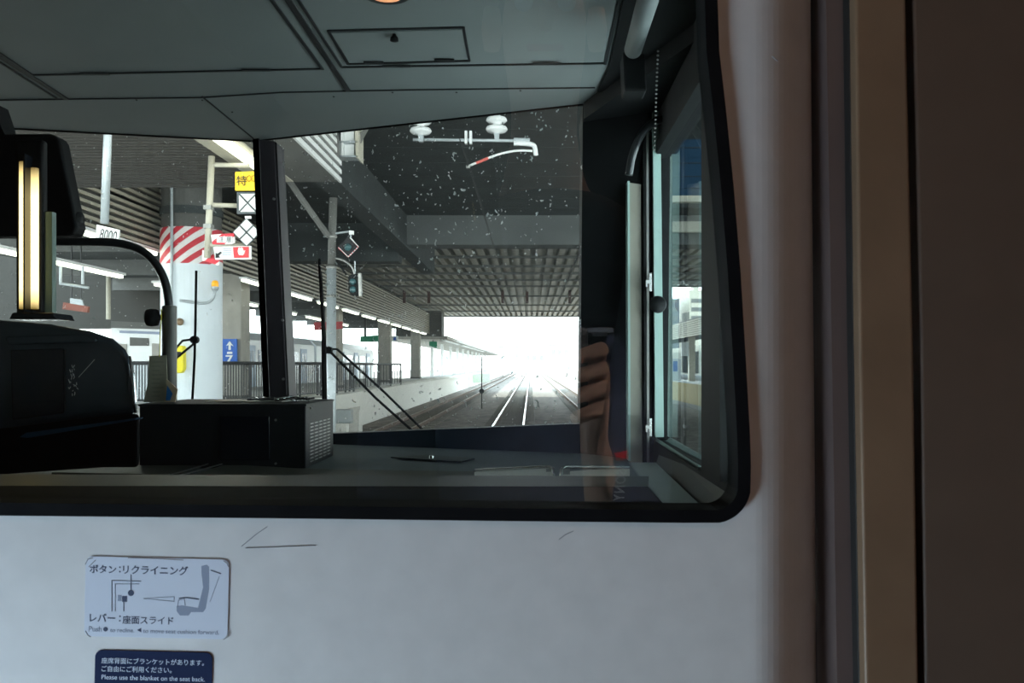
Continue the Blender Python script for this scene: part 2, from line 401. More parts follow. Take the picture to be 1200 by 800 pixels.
for a, b in ((111, 87.5), (300, 83), (465, 78.5), (641, 75.5)):
    seam(((a-16, b), (a+16, b)), 5, Z=CZ-.007, parent=cab_ceiling, name='hinge')
for a, b in ((160, 117), (237, 117), (272, 131), (391, 113), (460, 108), (535, 108), (610, 106)):
    p = pz(a, b, CZ); obj('screw', L(p, [(.0028, -.0015), (.0028, .002)], seg=8), 'seam', cab_ceiling)
hatch = obj('hatch', PR([pz(a, b, CZ-.002) for a, b in ((388, 39), (541, 35), (548, 70), (410, 74))], (0, 0, .003)), 'ceil', cab_ceiling)
seam(((385, 37), (543, 33), (550, 72), (408, 76), (385, 37)), 3.2, parent=hatch, name='seal')
for a, b in ((438, 74), (521, 71)): seam(((a-11, b), (a+11, b)), 4, Z=CZ-.007, parent=hatch, name='hinge')
p = pz(462, 39, CZ); obj('latch', L(p, [(.003, -.018), (.009, -.016), (.008, -.009), (.004, -.006), (.004, .001)]), 'black', hatch, smooth=True)
# glowing ring standing in for a lamp's mirror image, partly above the frame
p = pz(452, -9, CZ)
rl = thing('lamp_reflection_ring', 'small round orange glowing ring standing in for a lamp reflection on the grey cab ceiling at the top edge', 'lamp', p)
obj('bezel', L(p, [(.046, 0), (.046, -.004), (.033, -.005), (.033, 0)]), 'seam', rl)
obj('glowing_ring', L(p, [(.032, -.001), (.031, -.006), (.018, -.007), (.018, -.001)]), 'ring', rl, smooth=True)
# windscreen: low black apron, glass, centre pillar
RK = .16     # forward rake per metre down
def ws(p, z): return Vector((p.x, p.y + (CZ-z)*RK, z))
def wpanel(p, q, z0, z1, z2, z3, d):
    """panel between p and q of the windscreen plane; z0,z1 lower/upper at p; z2,z3 at q"""
    return PR([ws(p, z0), ws(q, z2), ws(q, z3), ws(p, z1)], (0, d, 0))
W3 = struct('window_3', wpanel(A, Bm, -.23, CZ+.03, -.23, CZ+.03, .008), 'g_windl')
W4 = struct('window_4', wpanel(Bm, Cc, -.235, CZ+.03, -.166, CZ+.03, .008), 'g_wind')
ap = struct('wall_cab_front', wpanel(A, Bm, -.6, -.23, -.6, -.23, .05), 'gblack')
struct('trim_6', wpanel(Bm, Cc+Vector((.0, 0, 0)), -.6, -.232, -.6, -.166, .05), mat('blue black apron', (.012, .02, .03), .35, var=.4, scale=9))
# thin black seal above the glass along the ceiling edge
struct('trim_7', T([pz(a, b, CZ-.002) for a, b in ((-200, 141), (0, 150), (297, 165.5), (683, 122.5))], .0028, seg=6), 'rubber')
mp = struct('trim_8', PP([(296, 163), (303, 162), (316, 480), (309, 480)], 2.60, .10), 'rubber')
struct('trim_9', PP([(303, 163), (322, 165), (338, 480), (316, 480)], 2.58, .10), 'pillar', bevel=.004)
struct('trim_10', T([px(323, 167, 2.585), px(338.5, 480, 2.585)], .0035, seg=6), 'rubber')
for a, b in ((321, 233), (331, 375), (332, 444)):
    obj('rivet', L(px(a, b, 2.578), [(.004, -.002), (.004, .004)], axis='y', seg=8), 'dullmetal', mp)
# right corner post of the cab, from windscreen to side window
struct('wall_cab_corner', PR([ws(Cc, -.6), ws(Vector((.31, 2.27, 0)), -.6), ws(Vector((.31, 2.2, 0)), CZ), ws(Cc, CZ)], (0, .12, 0)), 'black')
struct('trim_11', PR([Vector((.142, 2.27, CZ)), Vector((.34, 1.7, CZ)), Vector((.34, 2.5, CZ)), Vector((.142, 2.5, CZ))], (0, 0, -.045)), 'black')
struct('trim_14', PR([pz(a, b, CZ-.004) for a, b in ((713, 80), (730, 0), (745, -60), (1000, -60), (800, 100), (742, 106), (700, 106))], (0, 0, -.004)), 'black')  # black sheet added to darken the ceiling's right margin where shade falls
# side wall with window opening
SX = .33
bm = bmesh.new()
box(bm, SX, SX+.05, .455, 2.62, -.6, -.2); box(bm, SX, SX+.05, .455, 2.62, .56, CZ+.02)
box(bm, SX, SX+.05, 2.29, 2.62, -.2, .56); box(bm, SX, SX+.05, .455, 1.12, -.2, .56)
struct('wall_cab_right', bm, 'black')
wn = struct('window_5', B(SX+.02, SX+.026, 1.12, 2.29, -.2, .56), 'g_side')
obj('window_frame', PP([(738, 214), (751, 216), (753, 545), (739, 545)], 2.235, .05), 'beigeframe', wn)
obj('frame_lip', PP([(735.5, 212), (738, 212), (739, 540), (736.5, 540)], 2.23, .05), 'teal', wn, label='thin pale green edge')
for a, b, m_ in ((754, 757, 'black'), (757.5, 760, 'dullmetal'), (760.5, 765, 'black')):
    obj('channel', PP([(a, 110), (b, 110), (b+1, 545), (a+1, 545)], 2.22, .05), m_, wn)
obj('sash_edge', PP([(765, 127), (774, 127), (778, 512), (768, 512)], 2.2, .03), 'teal', wn, label='pale green sash strip')
bm = bmesh.new(); box(bm, SX-.004, SX+.02, 1.47, 1.63, -.2, .56)
obj('sash_bar', bm, 'black', wn)
obj('header', B(SX-.006, SX+.03, .8, 2.25, .545, .58), 'black', wn)
obj('sill', PR([Vector((SX, 1.68, -.195)), Vector((SX, 2.26, -.19)), Vector((SX+.035, 2.26, -.215)), Vector((SX+.035, 1.68, -.215))], (0, 0, -.01)), 'teal', wn, label='pale green sloping sill')
for a, b in ((763, 333), (763, 503)):
    la = obj('latch', PP([(a-2, b-13), (a+1, b-13), (a+1, b+8), (a-2, b+8)], 2.19, .012), 'chrome', wn)
    obj('lever', PP([(a-6, b-5), (a, b-5), (a, b-1), (a-4, b-1), (a-4, b+3), (a-6, b+3)], 2.18, .01), 'chrome', la)
p = px(770, 357, 2.15); obj('knob', L(p, [(.008, .03), (.008, .0), (.019, -.002), (.022, -.012), (.018, -.024)], axis='y', seg=16), 'black', wn, smooth=True)
# grey window ledge along the side wall
lz = -.25
struct('trim_12', PR([Vector((.232, .9, lz)), Vector((.232, 1.45, lz)), Vector((.25, 2.2, lz)), Vector((.322, 2.2, lz)), Vector((.302, 1.45, lz)), Vector((.302, .9, lz))], (0, 0, -.02)), 'ledge')
struct('trim_13', PR([Vector((.303, .9, lz-.002)), Vector((.323, 2.2, lz-.002)), Vector((.34, 2.2, -.2)), Vector((.34, .9, -.2))], (0, 0, -.03)), 'ledgedark')
# remaining shell
struct('wall_cab_left', B(-2.05, -1.96, .455, 2.6, -1.15, CZ+.02), 'black')
struct('floor_cab', B(-2.0, .36, .455, 2.9, -1.2, -1.15), 'black')
struct('wall_cab_nose', B(-2.0, .36, 2.88, 2.95, -1.15, -.4), 'black')

# ================================================================== CAB FITTINGS
# black counter right behind the bulkhead glass
ct = thing('counter', 'black counter with a grey top edge running along behind the bulkhead window', 'counter', (-.5, .75, -1.15))
obj('top', PR([Vector((-1.9, .50, -.12)), Vector((.113, .50, -.12)), Vector((.116, .845, -.12)), Vector((-1.9, .862, -.12))], (0, 0, -.03)), 'rubber', ct)
obj('edge_strip', PR([Vector((-1.9, .863, -.12)), Vector((.116, .846, -.12)), Vector((.128, .925, -.12)), Vector((-1.9, .975, -.12))], (0, 0, -.02)), 'ledgedark', ct, label='dark grey edge strip')
obj('cabinet_body', B(-1.88, .11, .5, .84, -1.15, -.15), 'rubber', ct)
# dashboard
db = thing('dashboard', 'dark grey dashboard shelf under the right windscreen', 'dashboard', (-.8, 2.2, -1.15))
obj('top', PR([Vector((-1.95, 1.0, -.25)), Vector((.23, 1.0, -.25)), Vector((.255, 2.3, -.25)), Vector((.15, 2.42, -.25)), Vector((-.83, 2.78, -.25)), Vector((-1.95, 2.56, -.25))], (0, 0, -.03)), 'dash', db)
obj('body', B(-1.9, .2, 1.02, 2.3, -1.15, -.28), 'black', db)
h = obj('flap', PR([pz(a, b, -.247) for a, b in ((458, 536.5), (505, 534), (556, 538), (540, 542))], (0, 0, .003)), 'ledgedark', db)
obj('flap_knob', L(pz(506, 536.5, -.243), [(.007, 0), (.006, .006)]), 'chrome', h)
for pts_, m_ in ((((60, 553), (128, 540.5), (247, 541.5), (200, 556)), 'lid'), (((226, 556), (265, 543.5), (360, 549), (560, 552), (556, 560), (226, 560)), 'lid')):
    l_ = obj('lid', PR([pz(a, b, -.242) for a, b in pts_], (0, 0, -.006)), m_, db, bevel=.002)
for pts_ in (((200, 556), (247, 542.5)), ((213, 556.5), (262, 543)), ((128, 540.2), (247, 541))):
    obj('lid_rim', T([pz(a, b, -.239) for a, b in pts_], .0016, seg=6), 'dullmetal', db)
# two pale document trays with metal rims
def tray(x0, x1, rimx, label):
    t = thing('document_tray', label, 'tray', pz((x0+x1)/2, 555, -.238), 'pale document trays on the dashboard edge')
    q = [pz(x0, 552.5, -.238), pz(x1, 547.5, -.238), pz(x1, 562, -.222), pz(x0, 562, -.222)]
    obj('base', PR(q, (0, 0, -.008)), 'pale', t)
    obj('rim', T([pz(a, b, -.234) for a, b in ((x0, 551.5), (x1-6, 546.6), (x1, 549), (x1+1, 568))] if rimx else [pz(a, b, -.234) for a, b in ((x0, 568), (x0+1, 549.5), (x0+6, 547), (x1, 548))], .004, seg=8), 'chrome', t, smooth=True)
    a = x1-8 if rimx else x0+3
    obj('clip', PR([pz(u, v, -.232) for u, v in ((a, 549), (a+8, 549), (a+8, 568), (a, 568))], (0, 0, -.004)), 'dullmetal', t)
tray(556, 648, True, 'long pale metal rimmed tray on the dashboard edge, left of the gap')
tray(657, 738, False, 'pale metal rimmed tray on the dashboard edge, right of the gap')

# black equipment box with vented side
BX0, BX1, BY0, BY1, BZ0, BZ1 = -.95, -.546, 2.07, 2.36, -.25, -.093
eb = thing('equipment_box', 'black metal equipment box with slotted side vents standing below the centre pillar', 'equipment box', (-.75, 2.2, -.25))
obj('casing', B(BX0, BX1, BY0, BY1, BZ0, BZ1), 'metalbox', eb, bevel=.003)
obj('lid_edge', B(BX0-.002, BX1+.002, BY0-.002, BY1+.002, BZ1-.006, BZ1-.001), 'metalbox', eb, bevel=.001)
obj('front_panel', B(px(258, 0, BY0).x, px(316, 0, BY0).x, BY0-.003, BY0, BZ0+.02, BZ1-.03), 'gblack', eb, bevel=.001)
bm = bmesh.new()
for r in range(12):
    for c in range(5):
        y0 = BY0+.035+c*.044; z0 = BZ0+.012+r*.0085
        tube(bm, [(BX1+.0016, y0, z0), (BX1+.0016, y0+.030, z0)], .0017, seg=5)
obj('side_vents', bm, 'dullmetal', eb)
for a, b in ((323, 492), (323, 543), (364, 478)): obj('screw', L(px(a, b, BY0-.002), [(.003, -.001), (.003, .003)], axis='y', seg=8), 'dullmetal', eb)
cb = thing('cable_bundle', 'small heap of shiny thin cable and clips on the right end of the equipment box', 'cable', (-.6, 2.2, BZ1))
for s in range(5):
    rnd = random.Random(s); P = []
    for k in range(9): P.append(Vector((-.70+k*.018+rnd.uniform(-.008, .008), 2.16+rnd.uniform(-.05, .05), BZ1+.003+rnd.uniform(0, .012))))
    obj('cable', T(P, .0022, seg=6, smooth=2), 'chrome' if s % 2 else 'tube', cb, smooth=True)
o_ = obj('metal_plate', PR([px(a, b, 2.15) + Vector((0, 0, 0)) for a, b in ((240, 470.5), (330, 470.5), (330, 469.6), (240, 469.6))], (0, .15, 0)), 'dullmetal')
o_.location.z = BZ1+.0005; tag(o_, 'thin bare metal strip lying on top of the black equipment box', 'metal strip')

# instrument hood on the left
HY = 1.60
ih = thing('instrument_hood', 'large glossy blue-black driver console hood at the left', 'console', px(75, 510, HY))
front = [(-260, 374), (0, 374), (60, 379), (105, 387), (132, 396), (147, 409), (154, 425), (158, 455), (160, 486), (100, 492), (40, 500), (-10, 508), (-260, 520)]
obj('shell', PT(front, HY, .30, (-200, 440), .76), 'hoodm', ih, bevel=.012)
obj('brow', PP([(5, 394), (95, 391), (112, 396), (112, 401), (8, 404)], HY-.012, .02), 'hoodm', ih, bevel=.005, label='raised glossy brow')
obj('side_edge', T([px(a, b, HY-.001) for a, b in ((152, 417), (155.5, 440), (157.5, 470), (159, 484))], [.002, .004, .0045, .003]*1, seg=8), 'chrome', ih, smooth=True, label='bright metal side edge')
obj('centre_joint', B(px(76, 0, HY).x, px(77, 0, HY).x, HY-.002, HY+.002, px(0, 480, HY).z, px(0, 410, HY).z), 'seam', ih)
obj('front_panel', PP([(12, 410), (74, 408), (74, 484), (14, 492)], HY-.003, .006), 'gblack', ih, bevel=.002)
bm = bmesh.new(); rnd = random.Random(3)
for k in range(26):
    a, b = 84+rnd.gauss(0, 2.5)+(k % 9)*.3, 428+k*1.3+rnd.uniform(-2, 2)
    tube(bm, [px(a, b, HY-.002), px(a+rnd.uniform(-2, 2), b+rnd.uniform(1, 4), HY-.002)], .0006, seg=5)
tube(bm, [px(92, 442, HY-.002), px(111, 421, HY-.002)], .0004, seg=5)
obj('scratch', bm, 'white', ih, label='pale scratches in the gloss paint')
ck = thing('console_plinth', 'low black base with a bluish lip carrying the driver console hood', 'console base', px(75, 555, 1.55))
obj('body', PT([(-260, 513), (-10, 503), (100, 489), (163, 484), (163, 548), (120, 548), (-260, 575)], 1.56, .3, (-200, 540), .76), 'rubber', ck, bevel=.008)
obj('lip', PP([(22, 512), (30, 507), (160, 489.5), (158, 492), (32, 513)], 1.545, .03), mat('blue glint lip', (.03, .07, .12), .8, spec=.1), ck, bevel=.002)  # the blue glint along the lip is put into its colour

# monitor hanging at the left, its vertical post and glowing lamp on it
mo = thing('monitor', 'black driver monitor housing seen from behind at the upper left', 'monitor', px(40, 275, 1.72))
obj('housing', PP([(-160, 158), (58, 156), (66, 159), (70, 165), (80, 215), (90, 265), (87, 274), (78, 276), (-160, 278)], 1.74, .04), 'black', mo, bevel=.006)
obj('knob', T([px(88, 257, 1.76), px(95, 257, 1.76)], .016, seg=14), 'black', mo, smooth=True)
obj('bracket', PP([(-8, 120), (2, 150), (8, 162), (-8, 162)], 1.74, .05), 'black', mo)
ps = thing('console_post', 'glossy black upright post with a pale green flank standing on the console hood', 'post', px(40, 370, 1.68))
obj('shaft', PP([(17, 163), (50, 163), (50, 369), (18, 369)], 1.665, .02), 'black', ps, bevel=.006)
obj('green_flank', PP([(50.5, 248), (61, 248), (61, 366), (50.5, 366)], 1.672, .015), mat('dull green metal', (.12, .19, .16), .5), ps, label='dull green side plate')
obj('foot', PP([(14, 366), (62, 366), (66, 374), (10, 374)], 1.66, .07), 'gblack', ps, bevel=.003)
ls = thing('light_strip', 'vertical warm yellow light strip glowing on the black post at the left', 'lamp', px(34, 366, 1.66))
for a, b, t_ in ((23, 34, 190), (36.5, 45, 197)):
    obj('tube', T([px((a+b)/2, t_, 1.66), px((a+b)/2, 362, 1.66)], (b-a)/2*1.66/1000, seg=14), 'warm', ls, smooth=True)
obj('divider', B(px(34.3, 0, 1.66).x, px(36.2, 0, 1.66).x, 1.64, 1.665, px(0, 366, 1.66).z, px(0, 183, 1.66).z), 'gblack', ls)

# grab rail
RY = 2.2
gr = thing('grab_rail', 'bent black tubular grab rail with a thick grey sleeve beside the console', 'grab rail', px(198, 472, RY))
obj('bent_tube', T([px(a, b, RY) for a, b in ((58, 283), (110, 283), (140, 284), (168, 293), (186, 312), (196, 336), (199, 372))], .0105, seg=16, smooth=3), 'tube', gr, smooth=True)
obj('sleeve', L(px(198.5, 470.2, RY), [(.0185, 0), (.0185, px(0, 358, RY).z-px(0, 470.2, RY).z-.002), (.014, px(0, 358, RY).z-px(0, 470.2, RY).z)]), 'sleeve', gr, smooth=False)
kn = obj('clamp_knob', L(px(172, 372, RY-.01), [(.012, .0), (.021, .002), (.023, .012), (.021, .026), (.008, .03), (.006, .045)], axis='x', seg=20), 'black', gr, smooth=True)
tg = thing('paper_tag', 'long olive paper tag hanging on a yellow string from the grab rail', 'tag', px(185, 471, 2.165))
obj('paper', PP([(175, 417), (195, 416), (196, 445), (194, 471), (168, 471), (173, 450)], 2.165, .002), 'tag', tg)
obj('string', T([px(187, 418, 2.165), px(187.5, 395, 2.17), px(189, 372, 2.18), px(189, 362, 2.185)], .0013, seg=6), 'yellowbox', tg)
bm = bmesh.new()
for k in range(9): tube(bm, [px(178, 424+k*5, 2.1635), px(178+(9 if k % 3 else 14), 424+k*5, 2.1635)], .0006, seg=4)
obj('printed_lines', bm, 'ink', tg)
pk = thing('card_packet', 'small tan and blue printed card leaning against the grab rail sleeve', 'card', px(202, 471, 2.15))
obj('card', PP([(195, 444), (208, 456), (205, 471), (192, 471)], 2.15, .004), 'card', pk)
obj('blue_print', PP([(196, 452), (202, 461), (199, 469), (194, 469)], 2.148, .002), 'bluecard', pk)

# wipers outside the glass
def wiper(name, label, blade, arms, Y, pivot):
    t = thing('windscreen_wiper', label, 'wiper', px(*blade[-1], Y))
    obj('blade', T([px(a, b, Y) for a, b in blade], .0042, seg=8), 'rubber', t)
    for a in arms: obj('arm', T([px(u, v, Y+.01) for u, v in a], .0038, seg=8), 'black', t)
    if pivot: obj('pivot', L(px(*pivot, Y), [(.012, -.01), (.012, .012)], axis='y', seg=12), 'black', t)
    return t
wiper('w', 'upright black windscreen wiper with short linkage arms, left of the centre pillar', [(230, 317), (229, 380), (228, 420), (225, 475)], [[(229, 397), (214, 399), (206, 408)], [(228, 402), (206, 420)]], 2.72, (228, 398))
wiper('w', 'thin upright black wiper blade in front of the grey signal mast', [(374, 303), (378, 380), (379, 474)], [[(376, 318), (381, 400), (382, 474)]], 2.66, None)
wiper('w', 'pair of slanting black wiper arms at the lower left of the right windscreen', [(384, 409), (440, 466), (487, 508)], [[(384, 409), (395, 409), (450, 459), (500, 508)]], 2.72, (385, 410))

# roller blind, bracket, hose and bead chain near the right corner
rb = thing('roller_blind', 'grey rolled sun blind tube above the side window at the top right', 'blind', px(745, 60, 1.5))
obj('roll', T([px(742, 58, 1.62), px(768, -30, 1.2)], .017, seg=20), mat('blind fabric', (.16, .18, .18), .5), rb, smooth=True)
obj('bracket', PP([(730, 60), (756, 62), (758, 106), (732, 106)], 1.66, .06), 'black', rb, bevel=.004)
bm = bmesh.new()
for k in range(24):
    lathe(bm, px(771-k*.2, 60+k*5, 1.75), [(.0006, -.0022), (.0024, -.001), (.0024, .001), (.0006, .0022)], seg=6)
tag(obj('bead_chain', bm, 'dullmetal'), 'thin vertical bead chain beside the side window sash', 'chain')
tag(obj('hose', T([px(a, b, 2.15) for a, b in ((737, 205), (741, 180), (752, 155), (765, 143), (778, 139))], .010, seg=12, smooth=2), 'tube', smooth=True), 'curved black hose arching in front of the side window frame', 'hose')

# ================================================================== STICKERS on the bulkhead
SYs = GY-.0006; TL = -math.radians(1.35)
st = thing('instruction_sticker', 'white rounded sticker explaining seat recline with a seat drawing', 'sticker', px(183, 748, GY))
obj('sheet', PP(rrect(99.5, 653.5, 267.5, 747, 8, tilt=-TL), SYs, .0005), 'sticker', st)
TY = SYs-.00005
text('lettering', 'ボタン', 105, 671, 31, TY, 'sink', st, TL, weight=.012)
text('lettering', ':', 139.5, 670.5, 1.8, TY, 'sink', st, TL)
text('lettering', 'リクライニング', 144, 672.2, 76, TY, 'sink', st, TL, weight=.012)
text('lettering', 'レバー', 105, 728, 30, TY, 'sink', st, TL, weight=.012)
text('lettering', ':', 139.5, 728, 1.8, TY, 'sink', st, TL)
text('lettering', '座面スライド', 143.5, 730.5, 59.5, TY, 'sink', st, TL, weight=.006)
text('lettering', 'Push', 104, 739.5, 15, TY, 'sgrey', st, TL)
text('lettering', 'to recline.', 129, 740.2, 28, TY, 'sgrey', st, TL)
text('lettering', 'to move seat cushion forward.', 167.5, 741.3, 89, TY, 'sgrey', st, TL)
obj('button_mark', L(px(123.6, 737, TY), [(.0011, -.0001), (.0011, .0002)], axis='y', seg=16), 'sink', st)
obj('arrow_mark', PP([(160.5, 738), (165.5, 735.3), (165.5, 740.7)], TY, .0002), 'sink', st)
def lineart(name, pts, r, m, par, Y=TY): return obj(name, T([px(a, b, Y) for a, b in pts], r*Y/1000, seg=6), m, par)
lineart('armrest_outline', [(131, 716), (131, 680), (165, 681)], .6, 'sgrey', st)
lineart('armrest_outline', [(135, 716), (135, 684), (163, 684)], .4, 'sgrey', st)
obj('button_mark', L(px(153.5, 694.5, TY), [(.0015, -.0001), (.0015, .0002)], axis='y', seg=16), 'sink', st)
lineart('pointer', [(153.5, 692), (153.5, 673)], .5, 'sink', st)
obj('lever_mark', PP([(143, 698), (149, 698), (149, 705), (143, 705)], TY, .0002), 'sink', st)
obj('lever_mark', PP([(138, 697), (142.5, 697), (142.5, 704), (138, 704)], TY, .0002), 'sgrey', st)
lineart('pointer', [(145, 705), (145, 716)], .5, 'sink', st)
lineart('zoom_wedge', [(204, 699), (168, 701), (204, 704.5), (204, 699)], .4, 'sgrey', st)
obj('seat_drawing', PP([(236, 663), (242, 661.5), (245, 664), (245, 690), (241, 713), (238, 717), (224, 717), (221, 721), (211, 721), (207, 716), (207, 710), (213, 709), (232, 712), (238, 688), (236, 670)], TY, .0002), 'sgrey', st)
lineart('armrest_line', [(210, 701), (219, 700), (233, 702)], .7, 'sink', st)
lineart('seat_detail', [(208, 711), (209, 703), (216, 702), (217, 709)], .4, 'sgrey', st)
lineart('recline_line', [(247, 668), (259, 672)], .6, 'sink', st)
lineart('recline_line', [(257, 675), (246, 705)], .3, 'sgrey', st)
for pts_ in (((100, 661), (103, 655), (109, 653.5)), ((100, 739), (103, 744), (106, 746)), ((262, 657), (266, 660), (268, 664)), ((262, 749), (267, 746), (268, 740)), ((150, 653.5), (185, 654.5), (215, 656)), ((104, 664), (112, 656))):
    obj('worn_edge', T([px(a, b, SYs) for a, b in pts_], .00022, seg=6), 'wear', st)
s2 = thing('notice_sticker', 'dark navy rounded sticker about blankets at the bottom edge, below the white one', 'sticker', px(180, 805, GY))
obj('sheet', PP(rrect(111, 763, 248.5, 808, 8, tilt=-TL), SYs, .0005), 'navy', s2)
text('lettering', '座席背面にブランケットがあります。', 119, 777, 120, TY, 'stwhite', s2, TL)
text('lettering', 'ご自由にご利用ください。', 119, 786.5, 82, TY, 'stwhite', s2, TL)
text('lettering', 'Please use the blanket on the seat back.', 119, 795.5, 121, TY, 'stwhite', s2, TL)

# ================================================================== STATION: ground and platforms
GZ = -2.38
struct('ground', B(-60, 60, 3.2, 400, GZ-.2, GZ), 'ballast')
def rail_pair(x, label, n, y0):
    t = thing('railway_track', label, 'track', (x, 30, GZ), 'railway tracks')
    for s in (-.555, .555):
        bm = bmesh.new(); box(bm, x+s-.065, x+s+.065, 4, 240, -2.34, -2.325); box(bm, x+s-.012, x+s+.012, 4, 240, -2.325, -2.235); box(bm, x+s-.033, x+s+.033, 4, 240, -2.235, -2.202)
        r = obj('rail', bm, 'railside', t)
        obj('rail_head', B(x+s-.034, x+s+.034, 4, 240, -2.2025, -2.198), railk, r, label='polished running surface')
    s0 = obj('sleeper', B(x-1.0, x+1.0, y0, y0+.24, GZ-.05, -2.338), 'sleeper', t, bevel=.02)
    for k in range(1, n):
        c = s0.copy(); COL.objects.link(c); c.parent = t; c.location = (0, k*.75, 0); W[c.name] = W[s0.name]
    return t
railk = 'rail'
rail_pair(-.83, 'railway track straight ahead with the brightest pair of rails', 90, 26)
railk = 'dullrail'
rail_pair(-4.75, 'railway track beside the left platform edge', 90, 26)
rail_pair(3.07, 'railway track at the right edge of the windscreen view', 60, 40)
PZ = -1.02
pl = struct('platform_left', B(-12.95, -6.75, 3.5, 300, GZ, PZ), 'platform')
obj('platform_face', B(-6.75, -6.70, 3.5, 300, GZ, PZ-.14), 'coping', pl)
obj('coping', B(-7.3, -6.6, 3.5, 300, PZ-.14, PZ+.005), 'coping', pl)
obj('tactile_strip', B(-7.75, -7.4, 3.5, 300, PZ, PZ+.008), 'cream', pl)
pr_ = struct('platform_right', B(8.95, 17, 3.5, 120, GZ, PZ), 'platform')
obj('platform_face', B(8.88, 8.95, 3.5, 120, GZ+.25, PZ), 'yellowface', pr_, label='yellowish platform face')
# ---------------- columns
def cyl_column(x, y, r, z1):
    t = thing('round_column', 'thick round column with pale blue lower half and red and white hazard stripes', 'column', (x, y, PZ))
    obj('shaft', L((x, y, 0), [(r, px(0, 308, y-r).z), (r, z1)], seg=40), 'concmid', t, smooth=False)
    obj('painted_wrap', L((x, y, 0), [(r+.012, PZ), (r+.012, px(0, 307, y-r).z)], seg=40), 'paintcol', t, label='pale blue painted lower half')
    hw = obj('hazard_band', L((x, y, 0), [(r+.02, px(0, 308, y-r).z), (r+.02, px(0, 265, y-r).z)], seg=40), 'hazard', t, label='red and white diagonal striped band')
    obj('hoop', L((x, y, 0), [(r+.03, px(0, 249, y-r).z), (r+.03, px(0, 240, y-r).z)], seg=40), 'concdark', t)
    obj('conduit', T([(x-.25*r, y-r-.05, px(0, 470, y-r).z), (x-.25*r, y-r-.05, px(0, 205, y-r).z)], .03, seg=8), 'grey', t)
    return t
COLY = 18.0
cyl_column(-7.15, COLY, .60, 4.4)
ys = COLY-.66
bc = thing('warning_beacon', 'small orange warning lamp on a curved pipe fixed to the pale blue column', 'lamp', px(252, 357, ys))
obj('pipe', T([px(a, b, ys-.02) for a, b in ((211, 352), (225, 354), (240, 356), (250, 351), (252, 341))], .028, seg=8, smooth=2), 'grey', bc, smooth=True)
obj('socket', L(px(252, 341, ys-.02), [(.05, 0), (.075, .05), (.075, .09)]), 'grey', bc)
obj('lens', L(px(252, 336.5, ys-.02), [(.07, 0), (.07, .09), (.05, .13), (.01, .14)]), 'orange', bc, smooth=True)
yb = thing('yellow_box', 'bright yellow box fixed low on the pale blue column', 'box', px(211, 436, ys))
obj('housing', PP([(203, 405), (214.5, 405), (215, 432), (212, 437), (203, 437)], ys-.1, .16), 'yellowbox', yb, bevel=.02)
obj('handset_slot', PP([(205, 412), (212, 412), (212, 418), (205, 418)], ys-.105, .02), 'sb', yb)
dr = thing('round_bell', 'small brown round bell on the pale blue column above the yellow box', 'bell', px(211, 378, ys))
obj('dome', L(px(211, 377, ys+.02), [(.01, -.09), (.05, -.08), (.075, -.03), (.075, .0)], axis='y'), mat('brown bell', (.25, .17, .1), .4), dr, smooth=True)
obj('mount', L(px(211, 377, ys+.03), [(.04, -.03), (.04, .03)], axis='y'), 'grey', dr)
def sq_column(x, y, w_, label, blue=False):
    t = thing('square_pillar', label, 'pillar', (x, y, PZ), 'concrete pillars along the left platform')
    obj('shaft', B(x-w_/2, x+w_/2, y, y+w_, PZ, 2.75), 'conc', t, bevel=.03)
    obj('plinth', B(x-w_/2-.02, x+w_/2+.02, y-.02, y+w_+.02, PZ, PZ+.12), 'concmid', t)
    return t
PL = 'concrete pillars along the left platform'
sq_column(-9.05, 25.5, .8, 'square concrete pillar carrying the blue number sign')
sq_column(-9.05, 38.5, .8, 'square concrete pillar partly hidden behind the grey signal mast')
sq_column(-8.95, 52, .75, 'square concrete pillar next to the green hanging sign, right of the mast')
sq_column(-8.95, 66, .72, 'square concrete pillar farthest along the dark canopy')
bs = thing('number_sign', 'blue platform sign with a white up arrow and the number 7 on a pillar', 'sign', px(269, 428, 25.4))
obj('board', PP([(260.5, 397), (277.5, 397), (277.5, 427), (260.5, 427)], 25.35, .06), 'sblue', bs)
text('lettering', '7', 264.5, 426, 8.5, 25.33, 'white', bs, hpx=10, weight=.02)
obj('arrow', PP([(269, 399.5), (273.5, 405.5), (270.3, 404), (270.3, 410), (267.7, 410), (267.7, 404), (264.5, 405.5)], 25.33, .02), 'white', bs)
obj('small_mark', PP([(266, 412), (272, 412), (272, 414.5), (266, 414.5)], 25.33, .02), 'white', bs)
# ---------------- fence
def fence(xa, ya, xb, yb, n, label, h=1.08, thick=.035):
    t = thing('platform_railing', label, 'railing', ((xa+xb)/2, (ya+yb)/2, PZ), 'dark steel railings on the left platform')
    P = lambda s, z: Vector((xa+(xb-xa)*s, ya+(yb-ya)*s, PZ+z))
    obj('top_rail', T([P(0, h), P(1, h)], .05, seg=8), 'fence', t); obj('bottom_rail', T([P(0, .1), P(1, .1)], .025, seg=6), 'fence', t)
    for k in range(5): obj('post', T([P(k/4, 0), P(k/4, h)], .04, seg=6), 'fence', t)
    bm = bmesh.new()
    for k in range(n): tube(bm, [P((k+.5)/n, .1), P((k+.5)/n, h)], .018, seg=5)
    obj('bars', bm, 'fence', t)
fence(-8.35, 23, -7.0, 28.5, 44, 'dark barred railing beside the pale blue column under the number sign')
fence(-10.6, 22.5, -8.4, 22.8, 30, 'dark barred railing left of the pale blue column')
fence(-7.25, 29, -6.85, 33.0, 18, 'dark barred railing section behind the grey mast')
fence(-7.05, 33.2, -6.85, 45, 16, 'dark railing section right of the mast near the third pillar')
